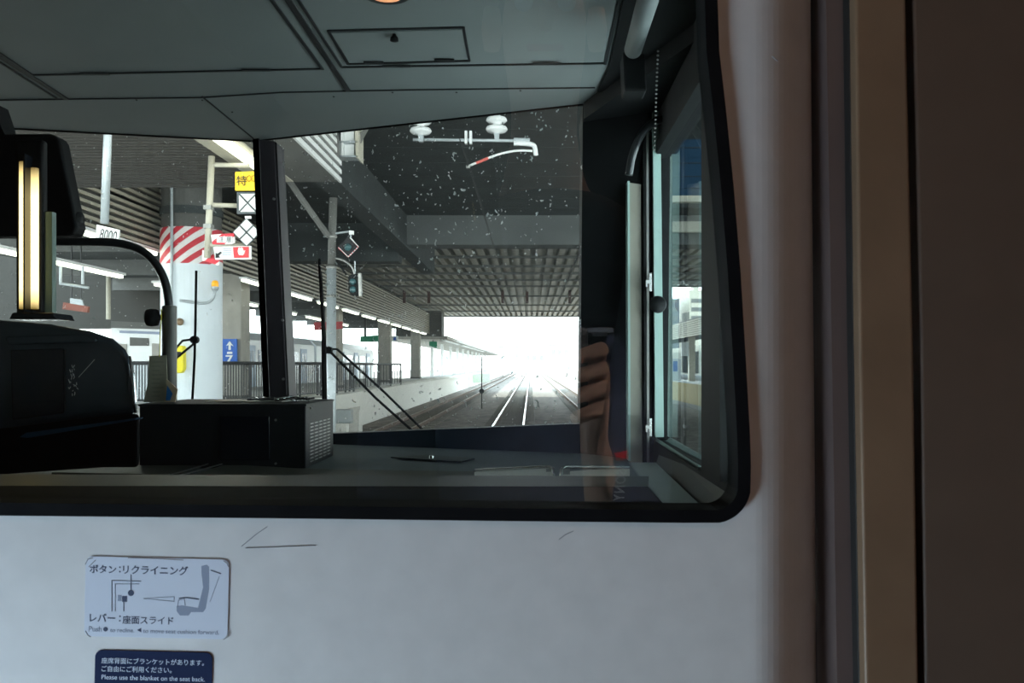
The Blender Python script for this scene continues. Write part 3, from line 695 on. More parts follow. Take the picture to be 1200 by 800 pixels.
# ---------------- soffit box at upper left (footbridge edge)
SZ = 2.29
sf = struct('ceiling_footbridge', B(-2.62-.77, -2.39, 5.2, 10.65, SZ, SZ+.55), 'concmid')
bm = bmesh.new(); box(bm, -12, -3.40, 5.2, 11, SZ+.03, SZ+.5)
k = 0; y = 5.3
while y < 11: box(bm, -12, -3.4, y, y+.055, SZ, SZ+.05); y += .12
obj('ribbed_soffit', bm, mat('dark ribbed soffit', (.045, .040, .034), .7, var=.1), sf)
obj('pale_soffit', B(-3.395, -2.95, 5.2, 10.6, SZ-.012, SZ), 'cream', sf)
bm = bmesh.new()
for k in range(6): box(bm, -2.39, -2.36, 5.2, 10.65-(.0 if k < 3 else .25), SZ-.01+k*.105, SZ+.045+k*.105)
lv = obj('louvre_bars', bm, 'white', sf)
o_ = obj('strip_lamp', B(-3.14, -3.04, 6.2, 10.0, SZ-.07, SZ-.012), 'fluo'); tag(o_, 'bright strip lamp under the footbridge soffit left of the centre pillar', 'lamp')
ib = thing('steel_bracket', 'short white I-shaped steel bracket at the end of the white louvre bars', 'bracket', px(405, 187, 10.9))
obj('web', PP([(402, 140), (415, 140), (415, 183), (402, 183)], 10.9, .1), 'white', ib)
obj('flange', PP([(399.5, 130), (402, 130), (402, 183), (399.5, 183)], 10.8, .3), 'white', ib)
obj('flange', PP([(415, 130), (420.5, 130), (420.5, 186), (417, 184)], 10.8, .3), 'cream', ib)
for b in (165, 182): obj('stiffener', PP([(388, b), (419, b), (419, b+2), (388, b+2)], 10.8, .2), 'grey', ib)
obj('side_arm', PP([(391, 168), (400, 168), (400, 182), (391, 182)], 10.85, .12), 'white', ib)
obj('gusset', PP([(421, 170), (432, 150), (426, 150), (421, 158)], 10.9, .03), 'concmid', ib)
hp = thing('numbered_hanger', 'white plate reading 8000 on a pale hanging pole at upper left', 'sign', px(126, 282, 8))
obj('pole', T([px(122.5, 262, 8), px(126.5, 150, 8), px(126.5, 142, 8)], .038, seg=12), 'grey', hp, smooth=True)
bm = PR([px(113, 263, 7.9), px(140, 269, 7.95), px(138, 287, 7.95), px(112, 283, 7.9)], (0, .02, 0)); pt = obj('plate', bm, 'white', hp)
text('lettering', '8000', 116, 279.5, 20, 7.87, 'sb', hp, -.19, hpx=12, weight=.0)
bl = obj('pole_brace', T([px(326, 193, 12), px(350, 228, 12.2), px(385, 277, 12.4)], .045, seg=8), 'concmid')
tag(bl, 'slanting grey brace pipe running up left from the signal mast', 'pipe')
# ---------------- main station ceiling
RZ = 4.5
def roof():
    bm = bmesh.new()
    box(bm, -16, 3, -15, 33, RZ, RZ+.6)                 # near slab, left of the skylight
    box(bm, 3, 22, -15, 17, RZ, RZ+.6); box(bm, 3, 22, 24.5, 33, RZ, RZ+.6)
    y = 14.9
    while y < 33:                                      # faint board joints across
        box(bm, -6, 5, y, y+.07, RZ-.006, RZ); y += 1.35
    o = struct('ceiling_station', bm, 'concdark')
    bm = bmesh.new(); y = 17.3
    for y in (17.0, 19.5, 22.0): box(bm, 3.0, 22, y, y+2.5, RZ+.25, RZ+.3)
    obj('skylight_panel', bm, 'bluepanel', o)
    bm = bmesh.new(); box(bm, -16, 4.5, 33, 78, RZ+.30, RZ+.5); box(bm, 4.5, 22, 33, 49, RZ+.30, RZ+.5); box(bm, -16, 4.5, 77.9, 78.1, RZ-.05, RZ+.5)
    x = -9.0
    while x < 4.4:
        box(bm, x, x+.24, 33, 78, RZ+.0, RZ+.30); x += .46
    while x < 21:
        box(bm, x, x+.24, 33, 49, RZ+.0, RZ+.30); x += .46
    obj('corrugated_deck', bm, 'deck', o)
    for y in (35, 38.3, 41.3, 44.5, 48, 54.8, 63, 70, 77.6):
        obj('cross_beam', B(-9, 4.5 if y > 48 else 21, y, y+.22, RZ-.09, RZ+.0), 'beam', o)
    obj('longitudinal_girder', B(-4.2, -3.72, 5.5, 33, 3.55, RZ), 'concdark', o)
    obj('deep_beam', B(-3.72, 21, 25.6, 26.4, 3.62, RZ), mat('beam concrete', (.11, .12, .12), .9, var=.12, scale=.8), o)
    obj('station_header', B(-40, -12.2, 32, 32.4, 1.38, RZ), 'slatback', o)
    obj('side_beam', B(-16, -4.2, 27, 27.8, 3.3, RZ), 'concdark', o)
    obj('steel_crossing', B(1.5, 21, 19.4, 19.6, 3.72, 3.86), 'cream', o, label='pale horizontal steel member')
    obj('pale_crossing', B(2.2, 21, 24.6, 24.8, 3.85, 4.15), 'cream', o)
    for y in (62.5, 62.5):
        pass
    for x in (-7.8, -6.3, -1.8, -.3, 2.3):
        obj('hanger', B(x, x+.16, 52, 52.2, RZ-.7, RZ+.1), mat('rust hanger', (.09, .05, .045), .7), o)
    return o
roof()
# ---------------- left platform canopy: slatted fascia, lamp row, underside
CX = -8.0
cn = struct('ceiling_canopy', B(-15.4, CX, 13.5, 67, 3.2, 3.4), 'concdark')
fa = obj('fascia_backing', B(CX-.08, CX, 13.5, 67, 2.47, 4.15), 'slatback', cn)
bm = bmesh.new()
for k in range(12): box(bm, CX, CX+.06, 13.5, 67, 2.50+k*.135, 2.562+k*.135)
obj('fascia_slats', bm, 'slat', cn)
obj('end_block', B(-10.6, -7.0, 67, 69, 2.3, 4.3), 'concmid', cn)
y = 15
while y < 66:
    obj('canopy_rib', B(-15.3, CX-.1, y, y+.25, 2.75, 3.2), 'beam', cn); y += 5.4
def light_row(x, z, ys, L_, label, group, m='fluo'):
    base = None
    for i, y in enumerate(ys):
        if base is None:
            t = thing('fluorescent_lamp', label(i), 'lamp', (x, ys[0], z), group)
            obj('tube', B(x-.06, x+.06, y, y+L_, z-.08, z-.01), m, t, bevel=.01); obj('housing', B(x-.1, x+.1, y-.05, y+L_+.05, z-.01, z+.05), 'white', t); base = t
        else:
            dup(base, (0, y-ys[0], 0), label(i))
ordn = ['nearest', 'second', 'third', 'fourth', 'fifth', 'sixth', 'seventh', 'eighth', 'ninth', 'tenth', 'eleventh', 'twelfth', 'thirteenth']
light_row(-8.02, 2.42, [15.2]+[23.8+4.25*k for k in range(10)], 3.0, lambda i: 'fluorescent strip under the slatted canopy edge, %s along the row' % ordn[i], 'fluorescent strips under the slatted canopy edge')
light_row(-9.75, 2.15, [13.6, 17.2, 22.2, 27.2, 32.2, 37.2, 42.2], 3.1, lambda i: 'fluorescent strip deep under the left canopy, %s from the camera' % ordn[i], 'fluorescent strips deep under the canopy')
# cable tray hanger frame and red board deep under the canopy
hf = thing('pipe_hanger', 'small grey pipe hanger below the far canopy lamps at the left', 'frame', px(88, 338, 18))
for a in (71, 97): obj('rod', T([px(a, 312, 18), px(a, 333, 18)], .03, seg=6), 'grey', hf)
obj('crossbar', T([px(70, 332, 18), px(104, 337, 18)], .03, seg=6), 'grey', hf)
hb = thing('notice_board', 'small brownish red hanging board at the far left under the canopy', 'sign', px(88, 364, 20))
obj('board', PP([(74, 354), (103, 359), (102, 366), (73, 362)], 20, .1), mat('brown red board', (.3, .1, .07), .6), hb)
obj('hanger', PP([(82, 349), (96, 351), (98, 358), (82, 356)], 20.02, .05), 'grey', hb)
for a in (84, 95): obj('hanger_rod', T([px(a, 352, 20.04), px(a, 268.2, 20.04)], .02, seg=6), 'fence', hb)
tag(obj('thin_post', T([px(127, 374, 27), px(127, 309.6, 27)], .07, seg=8), 'cream'), 'thin cream post hanging below the canopy between two lamp strips', 'post')
# ---------------- hanging signs on the cream pipe frame
SYY = 9.3
pf = thing('sign_hanger', 'cream pipe hanger in front of the round column with three crossbars for the warning signs', 'sign hanger', px(246, 303, SYY))
obj('upright', T([px(243, 302, SYY), px(248, 183, SYY)], .035, seg=12), 'cream', pf, smooth=True)
for a, b, c in ((193, 249, 292), (240, 246, 278), (287, 243, 292)):
    obj('crossbar', T([px(b, a, SYY), px(c, a+1, SYY)], .026, seg=10), 'cream', pf, smooth=True)
for b in (240, 262): obj('clamp', PP([(238, b), (247, b), (247, b+5), (238, b+5)], SYY-.05, .1), 'dullmetal', pf)
ysn = thing('yellow_sign', 'yellow sign with a black kanji and two outlined diamonds, topmost of the sign stack', 'sign', px(288, 223, SYY-.1))
obj('board', PP([(275.5, 201.5), (299.5, 200.5), (300, 223), (275.5, 223)], SYY-.1, .03), 'sy', ysn)
text('lettering', '特', 277, 217.5, 12, SYY-.12, 'sb', ysn, weight=.006)
for c in (291.8, 297):
    lineart('diamond', [(c, 205), (c+3.4, 209), (c, 213), (c-3.4, 209), (c, 205)], .45, mat('dark amber', (.35, .2, .01), .6), ysn, SYY-.11)
sq = thing('square_sign', 'white square sign with a black cross, below the yellow sign', 'sign', px(290, 249, SYY-.1))
obj('backing', PP([(277.5, 225), (303, 225), (303, 250.5), (277.5, 250.5)], SYY-.08, .03), 'sdark', sq)
for pts_ in (((281.5, 227), (298.5, 227), (290, 236)), ((281.5, 248), (298.5, 248), (290, 239)), ((280, 228.5), (280, 246.5), (288.5, 237.5)), ((300, 228.5), (300, 246.5), (291.5, 237.5))):
    obj('white_field', PP(pts_, SYY-.1, .02), 'white', sq)
ds = thing('diamond_sign', 'dark diamond sign with four white lozenges, below the white square sign', 'sign', px(289, 288, SYY-.1))
obj('backing', PP([(288.5, 255), (305, 272), (288.5, 289), (272.5, 272)], SYY-.08, .03), 'sdark', ds)
for cx, cy in ((288.7, 263.5), (288.7, 280.5), (280.3, 272), (297.1, 272)):
    obj('white_field', PP([(cx, cy-6.8), (cx+6.8, cy), (cx, cy+6.8), (cx-6.8, cy)], SYY-.1, .02), 'white', ds)
obj('top_plate', PP([(287, 253), (294, 253), (294, 256), (287, 256)], SYY-.09, .02), 'white', ds)
cs = thing('caution_sign', 'small red striped board with two characters left of the diamond sign', 'sign', px(262, 286, SYY-.1))
obj('board', PP([(247, 275), (274, 273), (275, 284), (271, 286), (249, 286)], SYY-.08, .03), 'hazard', cs)
obj('plate', PP([(254, 277), (272, 277), (272, 284), (254, 284)], SYY-.1, .02), 'white', cs)
text('lettering', '注 意', 256, 283.5, 15, SYY-.11, 'sb', cs)
rs = thing('hand_sign', 'white sign with black arrow and red panel showing a white hand, under the diamond sign', 'sign', px(272, 305, SYY-.12))
obj('board', PP([(250, 289), (294, 288), (294, 303.5), (252, 304)], SYY-.12, .03), 'white', rs)
obj('red_panel', PP([(273, 289.5), (291, 289), (291, 301.5), (274, 302)], SYY-.14, .02), 'sr', rs)
obj('hand_mark', PP([(279, 292), (280, 289.8), (281.5, 291), (283, 289.6), (284.5, 291), (285, 294), (287, 293), (286, 297), (284, 299), (280, 298.5), (278.5, 295)], SYY-.155, .015), 'white', rs)
obj('arrow', PP([(252.5, 302), (252.8, 296), (254.2, 297.8), (258.2, 294.6), (259.2, 296), (255.6, 299.4), (257.6, 301.4)], SYY-.14, .02), 'sb', rs)
for k in range(4): lineart('text_line', [(261, 291.5+k*2.2), (271, 291.5+k*2.2)], .35, 'sgrey', rs, SYY-.135)
hz = thing('hazard_board', 'red and white striped board stepping down beside the column stripes', 'sign', px(248, 311, SYY))
obj('board', PP([(237, 293), (243, 293), (243, 288), (249, 288), (251, 304), (257, 304), (256, 311), (237, 305)], SYY+.05, .04), 'hazard', hz)
# ---------------- signal mast
MY = 12.5
ma = thing('signal_mast', 'grey round signal mast standing between the tracks right of the centre pillar', 'mast', (px(388, 0, MY).x, MY, GZ))
p0 = px(388, 232, MY)
obj('upper_pole', T([px(388.5, 310, MY), px(390.5, 232, MY)], .058, seg=16), 'concmid', ma, smooth=True, label='dull olive upper pole')
obj('lower_pole', T([Vector((px(387.5, 0, MY).x, MY, GZ)), px(388.5, 312, MY)], .070, seg=16), 'grey', ma, smooth=True, label='pale blue grey lower pole')
for b in (277, 313, 347): obj('band', L(px(388.5, b, MY), [(.076, -.02), (.082, 0), (.076, .02)]), 'dullmetal', ma)
mk = thing('marker_lamp', 'diamond shaped red and white edged marker with a round lamp on the mast arm', 'signal', px(408, 301, MY))
obj('arm', T([px(388, 274, MY), px(411, 271, MY-.05), px(411, 278, MY-.05)], .016, seg=8), 'grey', mk)
obj('back_plate', PP([(408, 277), (419, 289), (408, 301), (397, 289)], MY-.03, .02), 'sb', mk)
edge_bm = bmesh.new()
tube(edge_bm, [px(a, b, MY-.05) for a, b in ((410, 278), (420, 289), (408, 301), (396.5, 290))], .011, seg=6)
obj('striped_edge', edge_bm, stripes('fine red white', (.8, .8, .8), (.6, .1, .12), .06), mk)
obj('lens', L(px(407.5, 289.5, MY-.06), [(.01, -.06), (.045, -.04), (.055, .0), (.055, .04)], axis='y'), 'lensglass', mk, smooth=True)
obj('top_box', PP([(409, 270), (414, 270), (414, 274.5), (409, 274.5)], MY-.08, .06), 'white', mk)
sg_ = thing('signal_light', 'dark two lens signal head hanging on a bracket from the mast', 'signal', px(415, 346, MY))
obj('housing', PP([(408, 324), (412, 321), (422, 321), (423, 346), (412, 346), (408, 341)], MY-.05, .14), 'black', sg_, bevel=.01)
obj('hood_plate', PP([(419.5, 320), (422.5, 320), (423, 347), (420.5, 347)], MY-.12, .1), 'dullmetal', sg_)
for b in (330, 339): obj('lens', L(px(413.5, b, MY-.06), [(.03, -.03), (.048, -.01), (.048, .04)], axis='y'), 'lensglass', sg_, smooth=True)
obj('bracket', T([px(388, 302, MY), px(402, 304, MY), px(413, 312, MY), px(416, 322, MY)], .018, seg=8, smooth=2), 'dullmetal', sg_, smooth=True)
obj('bracket', T([px(388, 306, MY), px(398, 310, MY), px(406, 322, MY)], .015, seg=8), 'black', sg_)
obj('stay', T([px(416, 306, MY), px(416, 322, MY)], .012, seg=6), 'grey', sg_)
# ---------------- catenary fitting
IY = 12.0
cf = thing('catenary_support', 'white horizontal tube with two porcelain insulators and a steady arm under the roof', 'overhead line fitting', px(555, 165, IY))
obj('tube', T([px(484, 163.5, IY), px(620, 165, IY)], .022, seg=14), 'grey', cf, smooth=True)
for a, b in ((493, 160), (582, 158)):
    s_ = IY/1000
    ins = obj('insulator', L(px(a, b, IY), [(.035, 0), (.045, .03), (.13, .045), (.155, .075), (.14, .11), (.06, .12), (.05, .16), (.12, .175), (.15, .20), (.135, .235), (.055, .25), (.05, .30), (.06, .33)], seg=28), 'insul', cf, smooth=True)
    obj('clamp', PP([(a-3, b-2), (a+3, b-2), (a+2.5, b+5.5), (a-2.5, b+5.5)], IY-.04, .08), 'grey', ins)
    obj('hanger_rod', L(px(a, b, IY), [(.03, .32), (.03, RZ-px(0, b, IY).z)], seg=10), 'dullmetal', ins)
for a in (546, 551.5): obj('centre_clamp', PP([(a-1.5, 153), (a+1.5, 153), (a+1.5, 168), (a-1.5, 168)], IY-.04, .08), 'insul', cf)
obj('elbow', T([px(a, b, IY) for a, b in ((602, 167.5), (615, 168), (624, 169), (627, 172), (628, 182))], .034, seg=12, smooth=2), 'insul', cf, smooth=True)
obj('sleeve', T([px(602, 163.5, IY), px(621, 164, IY)], .028, seg=12), 'grey', cf)
sa = obj('steady_arm', T([px(a, b, IY) for a, b in ((624, 177), (610, 176), (594, 178), (577, 183), (548, 195))], .017, seg=10, smooth=1), 'insul', cf, smooth=True)
obj('red_grip', T([px(572, 185.3, IY-.004), px(558, 191, IY-.004)], .021, seg=10), 'redbar', sa, label='faded red section')
obj('wire_clip', L(px(548.5, 195.5, IY), [(.03, -.02), (.03, .02)], seg=10), 'dullmetal', sa)
def wire(x0, z0, x1, z1, y0, y1, label, r=.007):
    tag(obj('overhead_wire', T([(x0, y0, z0), (x1, y1, z1)], r, seg=6), 'sb'), label, 'overhead wire')
wire(-.88, 2.80, -.83, 2.80, 10.5, 200, 'contact wire above the middle track, held by the steady arm')
wire(-1.05, 3.42, -.95, 3.42, 12.6, 200, 'thin messenger wire above the middle track')
wire(1.25, 2.9, 1.25, 2.9, 15, 200, 'overhead wire at the right edge of the windscreen view', .02)
# ---------------- trackside things
cbn = thing('trackside_cabinet', 'grey trackside cabinet on a pale base below the left platform edge', 'cabinet', px(402, 513, 28))
obj('head', PP([(392, 480), (411, 480), (411, 496), (392, 496)], 27.9, .4), 'grey', cbn, bevel=.02)
obj('base', PP([(393, 496), (406, 496), (406, 513), (393, 513)], 28, .35), 'coping', cbn)
wb = thing('concrete_block', 'pale concrete block beside the trackside cabinet', 'block', px(414, 508, 29.5))
obj('body', PP([(407, 482), (421, 479), (421, 508.5), (407, 508.5)], 29.5, .6), 'coping', wb, bevel=.03)
obj('cap', PP([(406, 479), (422, 476), (422, 480), (406, 483)], 29.4, .7), 'coping', wb)
mp_ = thing('marker_post', 'thin black post with a round disc between the tracks ahead', 'post', px(564.5, 478, 47))
obj('post', T([Vector((px(564.5, 0, 47).x, 47, GZ)), px(564.5, 418, 47)], .03, seg=8), 'sb', mp_)
obj('disc', L(px(564.5, 458, 46.9), [(.14, -.02), (.14, .02)], axis='y'), 'sb', mp_)
gb = thing('pale_crate', 'pale greenish box at the left track edge in the distance', 'box', px(563, 452, 90))
obj('body', PP([(554, 438), (574, 437), (574, 447), (554, 449)], 92, 1.0), mat('pale green', (.55, .62, .5), .6), gb); 
# green hanging sign and others on the platform
gs = thing('exit_sign', 'dark green hanging sign under the canopy between the concrete pillars', 'sign', px(433, 402, 48))
obj('board', PP([(422, 394), (443, 392.5), (443, 400.5), (422, 400.5)], 47, .2), 'sg', gs)
obj('hanger', PP([(426.5, 360), (429, 360), (429, 394), (426.5, 394)], 47.1, .1), 'fence', gs)
gp = thing('pictogram_sign', 'small white pictogram sign hanging right of the pillar beside the green sign', 'sign', px(463, 402, 54))
obj('board', PP([(459, 393.5), (466, 393.5), (466, 400), (459, 400)], 54, .15), 'white', gp)
obj('pictogram', PP([(461, 395), (464, 395), (464, 398.5), (461, 398.5)], 53.95, .04), 'sblue', gp)
obj('hanger', PP([(462, 369), (463, 369), (463, 394), (462, 394)], 54.05, .06), 'fence', gp)
g2 = thing('exit_sign', 'small green sign hanging past the far concrete block', 'sign', px(507, 408, 72))
obj('board', PP([(503, 400), (512, 400), (512, 408), (503, 405)], 72, .2), 'sg', g2); obj('hanger', PP([(507, 398.2), (508, 398.2), (508, 401), (507, 401)], 72.05, .1), 'fence', g2)
rd = thing('red_sign', 'red hanging sign behind the grey mast', 'sign', px(384, 388, 36))
obj('board', PP([(368, 377.5), (401, 376.5), (401, 385), (368, 387)], 36, .15), mat('dull red', (.38, .05, .06), .6), rd)
obj('hanger', PP([(379.5, 339.2), (380.8, 339.2), (380.8, 378), (379.5, 378)], 36.05, .1), 'fence', rd)
# ---------------- outdoor canopy beyond the hall
oc = thing('outdoor_canopy', 'long low canopy continuing over the left platform beyond the dark hall', 'canopy', (-9, 100, PZ))
obj('roof', B(-12.5, -6.8, 69.5, 190, 2.15, 2.4), 'conc', oc)
obj('lamp_strip', B(-7.4, -7.1, 71, 86, 2.05, 2.12), 'white', oc)
obj('lamp_strip', B(-7.4, -7.1, 90, 130, 2.05, 2.12), 'white', oc)
ps0 = None
for k in range(12):
    y = 78+k*9
    if ps0 is None: ps0 = obj('post', B(-9.2, -8.9, y, y+.3, PZ, 2.15), 'white', oc)
    else:
        c = ps0.copy(); COL.objects.link(c); c.parent = oc; c.location = (0, k*9, 0)
# ---------------- white train behind the left platform
def train(x, y0, n, label, gz=GZ, clen=19):
    for c in range(n):
        ya = y0+c*(clen+.5)
        t = thing('train_carriage', label[c], 'train', (x, ya+clen/2, gz), 'white train on the far left')
        bm = bmesh.new()
        prof = [(-1.4, -1.15), (1.4, -1.15), (1.42, -.2), (1.4, 1.2), (1.1, 1.55), (.5, 1.68), (-.5, 1.68), (-1.1, 1.55), (-1.4, 1.2), (-1.42, -.2)]
        prism(bm, [(x+a, ya, z) for a, z in prof], (0, clen, 0)); obj('body', bm, 'trainw', t)
        obj('underframe', B(x-1.2, x+1.2, ya+1, ya+clen-1, gz+.25, -1.15), 'fence', t)
        for k in range(4):
            yd = ya+1.8+k*4.7
            d = obj('door', B(x+1.4, x+1.445, yd, yd+1.3, -1.02, .95), 'traindoor', t)
            obj('door_window', B(x+1.44, x+1.455, yd+.2, yd+.55, -.1, .7), 'trainwin', d); obj('door_window', B(x+1.44, x+1.455, yd+.75, yd+1.1, -.1, .7), 'trainwin', d)
            if k < 3:
                obj('window', B(x+1.4, x+1.44, yd+1.8, yd+4.2, -.15, .75), 'trainwin', t)
train(-14.6, 33, 2, ['nearest carriage of the white train behind the left platform', 'farthest carriage of the white train behind the left platform'])
# ---------------- left concourse clutter seen between console and rail
ks = thing('kiosk', 'pale kiosk with dark window seen between the console and the grab rail', 'kiosk', px(165, 469, 25))
obj('body', PP([(130, 382), (200, 384), (200, 469), (130, 469)], 25, 2.0), 'white', ks)
for a_, b_ in ((134, 148), (178, 196)):
    obj('display_case', PP([(a_, 402), (b_, 403), (b_, 440), (a_, 440)], 24.96, .06), 'conc', ks)
obj('counter_front', PP([(148, 425), (178, 425), (178, 469), (148, 469)], 24.9, .1), 'grey', ks)
obj('sign_strip', PP([(140, 387), (196, 389), (196, 392), (140, 390)], 24.95, .06), 'sgrey', ks)
obj('window', PP([(152, 395), (174, 396), (174, 405), (152, 405)], 24.97, .05), 'concmid', ks)
obj('fascia', PP([(130, 376), (200, 379), (200, 386), (130, 384)], 24.9, .2), 'concmid', ks)
fence(-12.4, 22.0, -10.8, 22.4, 14, 'dark barred railing at the far left behind the console hood')
# ---------------- right hand platform
rc = thing('right_platform_canopy', 'ribbed cream canopy over the right platform seen through the side window', 'canopy', (12, 60, PZ))
bm = bmesh.new()
for k in range(8): box(bm, 8.85, 8.92, 36, 120, 1.62+k*.115, 1.69+k*.115)
obj('fascia_slats', bm, 'slat', rc); obj('fascia_backing', B(8.92, 9.0, 36, 120, 1.6, 2.55), 'slatback', rc)
obj('roof', B(9.0, 16, 36, 120, 2.45, 2.6), 'blddark', rc)
for k, y in enumerate((40, 47.5, 55)):
    obj('post', B(10.2, 10.6, y, y+.4, PZ, 2.45), 'cream', rc)
wp_ = thing('platform_board', 'white information board hanging over the right platform', 'sign', px(803, 418, 53))
obj('board', PP([(799, 401), (807, 401), (807, 417), (799, 417)], 53, .15), 'white', wp_); obj('hanger', PP([(802, 381.9), (803.2, 381.9), (803.2, 402), (802, 402)], 53.02, .1), 'fence', wp_)
wp2 = thing('vending_machine', 'blue and white machine standing on the right platform', 'vending machine', px(790, 447, 54))
obj('body', PP([(786, 420), (798, 420), (798, 446), (786, 446)], 54, .8), 'white', wp2); obj('display', PP([(789, 423), (794, 423), (794, 435), (789, 435)], 53.95, .06), 'sblue', wp2)
wl_ = thing('platform_back_wall', 'cream back wall of the right platform with dark panels', 'wall', (17.5, 60, PZ))
obj('wall', B(16.9, 17.1, 36, 110, PZ, 2.0), 'cream', wl_)
for k in range(10): obj('panel', B(16.85, 16.9, 38+k*6, 41+k*6, PZ+.2, 1.4), 'concdark', wl_)
for a0, a1, b0, b1, Y, m_, lb in ((772, 796, 350, 380, 150, 'blddark', 'dark apartment building far off through the side window'),
                                (808, 829, 340, 380, 150, 'slat', 'tall cream building far off through the side window'),
                                (841, 862, 345, 380, 150, 'bld', 'grey building far off at the rear part of the side window')):
    t = thing('office_building', lb, 'building', px((a0+a1)/2, 470, Y))
    xa, xb = px(a0, 0, Y).x, px(a1, 0, Y).x
    obj('block', B(xa, xb, Y, Y+12, GZ, px(0, b0, Y).z), m_, t); obj('roof_house', B(xa+.8, xa+1.8, Y+1, Y+3, px(0, b0, Y).z, px(0, b0, Y).z+1.2), m_, t)
    for r in range(4): obj('window', B(xa+.3, xb-.3, Y-.05, Y+.02, 7+r*1.5-.5, 7+r*1.5+.2), 'concmid', t)
# pale low buildings at the far end of the tracks
for i, (a0, a1, b0, Y) in enumerate(((585, 610, 407, 260), (612, 640, 412, 300), (643, 668, 405, 280), (520, 560, 400, 300))):
    t = thing('distant_building', ['low pale building far away left of the rails', 'low pale building where the rails meet the horizon', 'pale building far away right of the rails', 'pale building far away behind the outdoor canopy'][i], 'building', px((a0+a1)/2, 437, Y))
    xa, xb = px(a0, 0, Y).x, px(a1, 0, Y).x; zt = px(0, b0, Y).z
    obj('block', B(xa, xb, Y, Y+10, GZ, zt), 'bld', t); obj('roof', B(xa-.3, xb+.3, Y-.3, Y+10.3, zt, zt+.4), 'conc', t)
    for k in range(3): obj('window', B(xa+(xb-xa)*(.12+.3*k), xa+(xb-xa)*(.3+.3*k), Y-.08, Y+.02, zt-3, zt-1.2), 'conc', t)

# ================================================================== PHOTOGRAPHER, seen mirrored in the bulkhead glass
def skinmesh(name, nodes, edges, m, parent, root=0, sub=2):
    """nodes: (x, y, z, rx, ry)"""
    me = bpy.data.meshes.new(name); o0 = W[parent.name]
    me.from_pydata([Vector(n[:3])-o0 for n in nodes], edges, []); me.materials.append(M[m])
    o = bpy.data.objects.new(name, me); COL.objects.link(o); o.parent = parent; W[o.name] = o0
    s = o.modifiers.new('skin', 'SKIN'); s.use_smooth_shade = True
    for i, n in enumerate(nodes):
        sv = me.skin_vertices[0].data[i]; sv.radius = (n[3], n[4] if len(n) > 4 else n[3]); sv.use_root = (i == root)
    b = o.modifiers.new('sub', 'SUBSURF'); b.levels = sub; b.render_levels = sub
    return o
pn = thing('person', 'person in a dark navy shirt holding a camera, mirrored in the bulkhead glass', 'person', (.02, -.36, -1.15))
nodes = [(.02, -.38, -.30, .10, .08), (.02, -.38, -.08, .10, .08), (.02, -.38, .10, .12, .08), (.02, -.40, .24, .07, .065), (.02, -.42, .36, .050, .048), (.02, -.41, .50, .072, .088), (.02, -.42, .58, .062, .072),
         (.16, -.36, .13, .055, .055), (.125, -.27, -.29, .040, .040), (.094, -.16, -.185, .031, .031), (.069, -.080, -.085, .0185, .0165), (.068, -.064, -.045, .022, .016), (.067, -.052, -.012, .020, .014)]
edges = [(0, 1), (1, 2), (2, 3), (3, 4), (4, 5), (5, 6), (2, 7), (7, 8), (8, 9), (9, 10), (10, 11), (11, 12)]
# fingers of the right hand wrapped round the camera grip
for k in range(4):
    z = .013-.0198*k; l_ = (1, 1.08, 1.0, .82)[k]
    i0 = len(nodes); nodes += [(.071, -.044, z+.004, .0086), (.0735, -.020, z+.003, .0090), (.0735-.021*l_, -.008, z-.003, .0084), (.0735-.040*l_, -.014, z-.009, .0072)]
    edges += [(12 if k < 2 else 11, i0), (i0, i0+1), (i0+1, i0+2), (i0+2, i0+3)]
i0 = len(nodes); nodes += [(.070, -.088, -.02, .0115), (.055, -.100, .006, .0100), (.040, -.103, .018, .0082)]
edges += [(11, i0), (i0, i0+1), (i0+1, i0+2)]
# left arm hanging at the side
i0 = len(nodes); nodes += [(-.15, -.36, .13, .055, .055), (-.20, -.38, -.13, .045, .045), (-.20, -.33, -.36, .033, .033), (-.20, -.30, -.44, .035, .018)]
edges += [(2, i0), (i0, i0+1), (i0+1, i0+2), (i0+2, i0+3)]
hi = i0+3
for k in range(4):
    i1 = len(nodes); x = -.185-.014*k
    nodes += [(x, -.285-.006*k, -.49, .009), (x, -.285-.006*k, -.53, .007)]; edges += [(hi, i1), (i1, i1+1)]
# legs
for s in (-1, 1):
    i1 = len(nodes); nodes += [(.02+s*.09, -.36, -.38, .085, .085), (.02+s*.10, -.35, -.72, .058, .058), (.02+s*.10, -.38, -1.06, .042, .042), (.02+s*.11, -.30, -1.115, .036, .03)]
    edges += [(0, i1), (i1, i1+1), (i1+1, i1+2), (i1+2, i1+3)]
skinmesh('body', nodes, edges, 'skin', pn)
skinmesh('shirt', [(.02, -.36, -.32, .17, .13), (.02, -.36, -.08, .17, .13), (.02, -.36, .10, .19, .13), (.02, -.39, .25, .085, .08), (.16, -.36, .13, .070, .070), (.128, -.28, -.24, .056, .056), (-.15, -.36, .13, .072, .072), (-.195, -.38, -.10, .062, .062), (-.20, -.36, -.24, .050, .050), (-.20, -.325, -.39, .042, .042)],
         [(0, 1), (1, 2), (2, 3), (2, 4), (4, 5), (2, 6), (6, 7), (7, 8), (8, 9)], 'shirt', pn)
skinmesh('trousers', [(.02, -.36, -.34, .155, .13), (-.07, -.36, -.42, .10, .10), (-.08, -.35, -.72, .072, .072), (-.08, -.38, -1.04, .055, .055), (.11, -.36, -.42, .10, .10), (.12, -.35, -.72, .072, .072), (.12, -.38, -1.04, .055, .055)],
         [(0, 1), (1, 2), (2, 3), (0, 4), (4, 5), (5, 6)], 'trousers', pn)
skinmesh('hair', [(.02, -.46, .48, .068, .06), (.02, -.445, .58, .080, .085), (.02, -.42, .63, .060, .07)], [(0, 1), (1, 2)], 'hair', pn)
bm = bmesh.new()
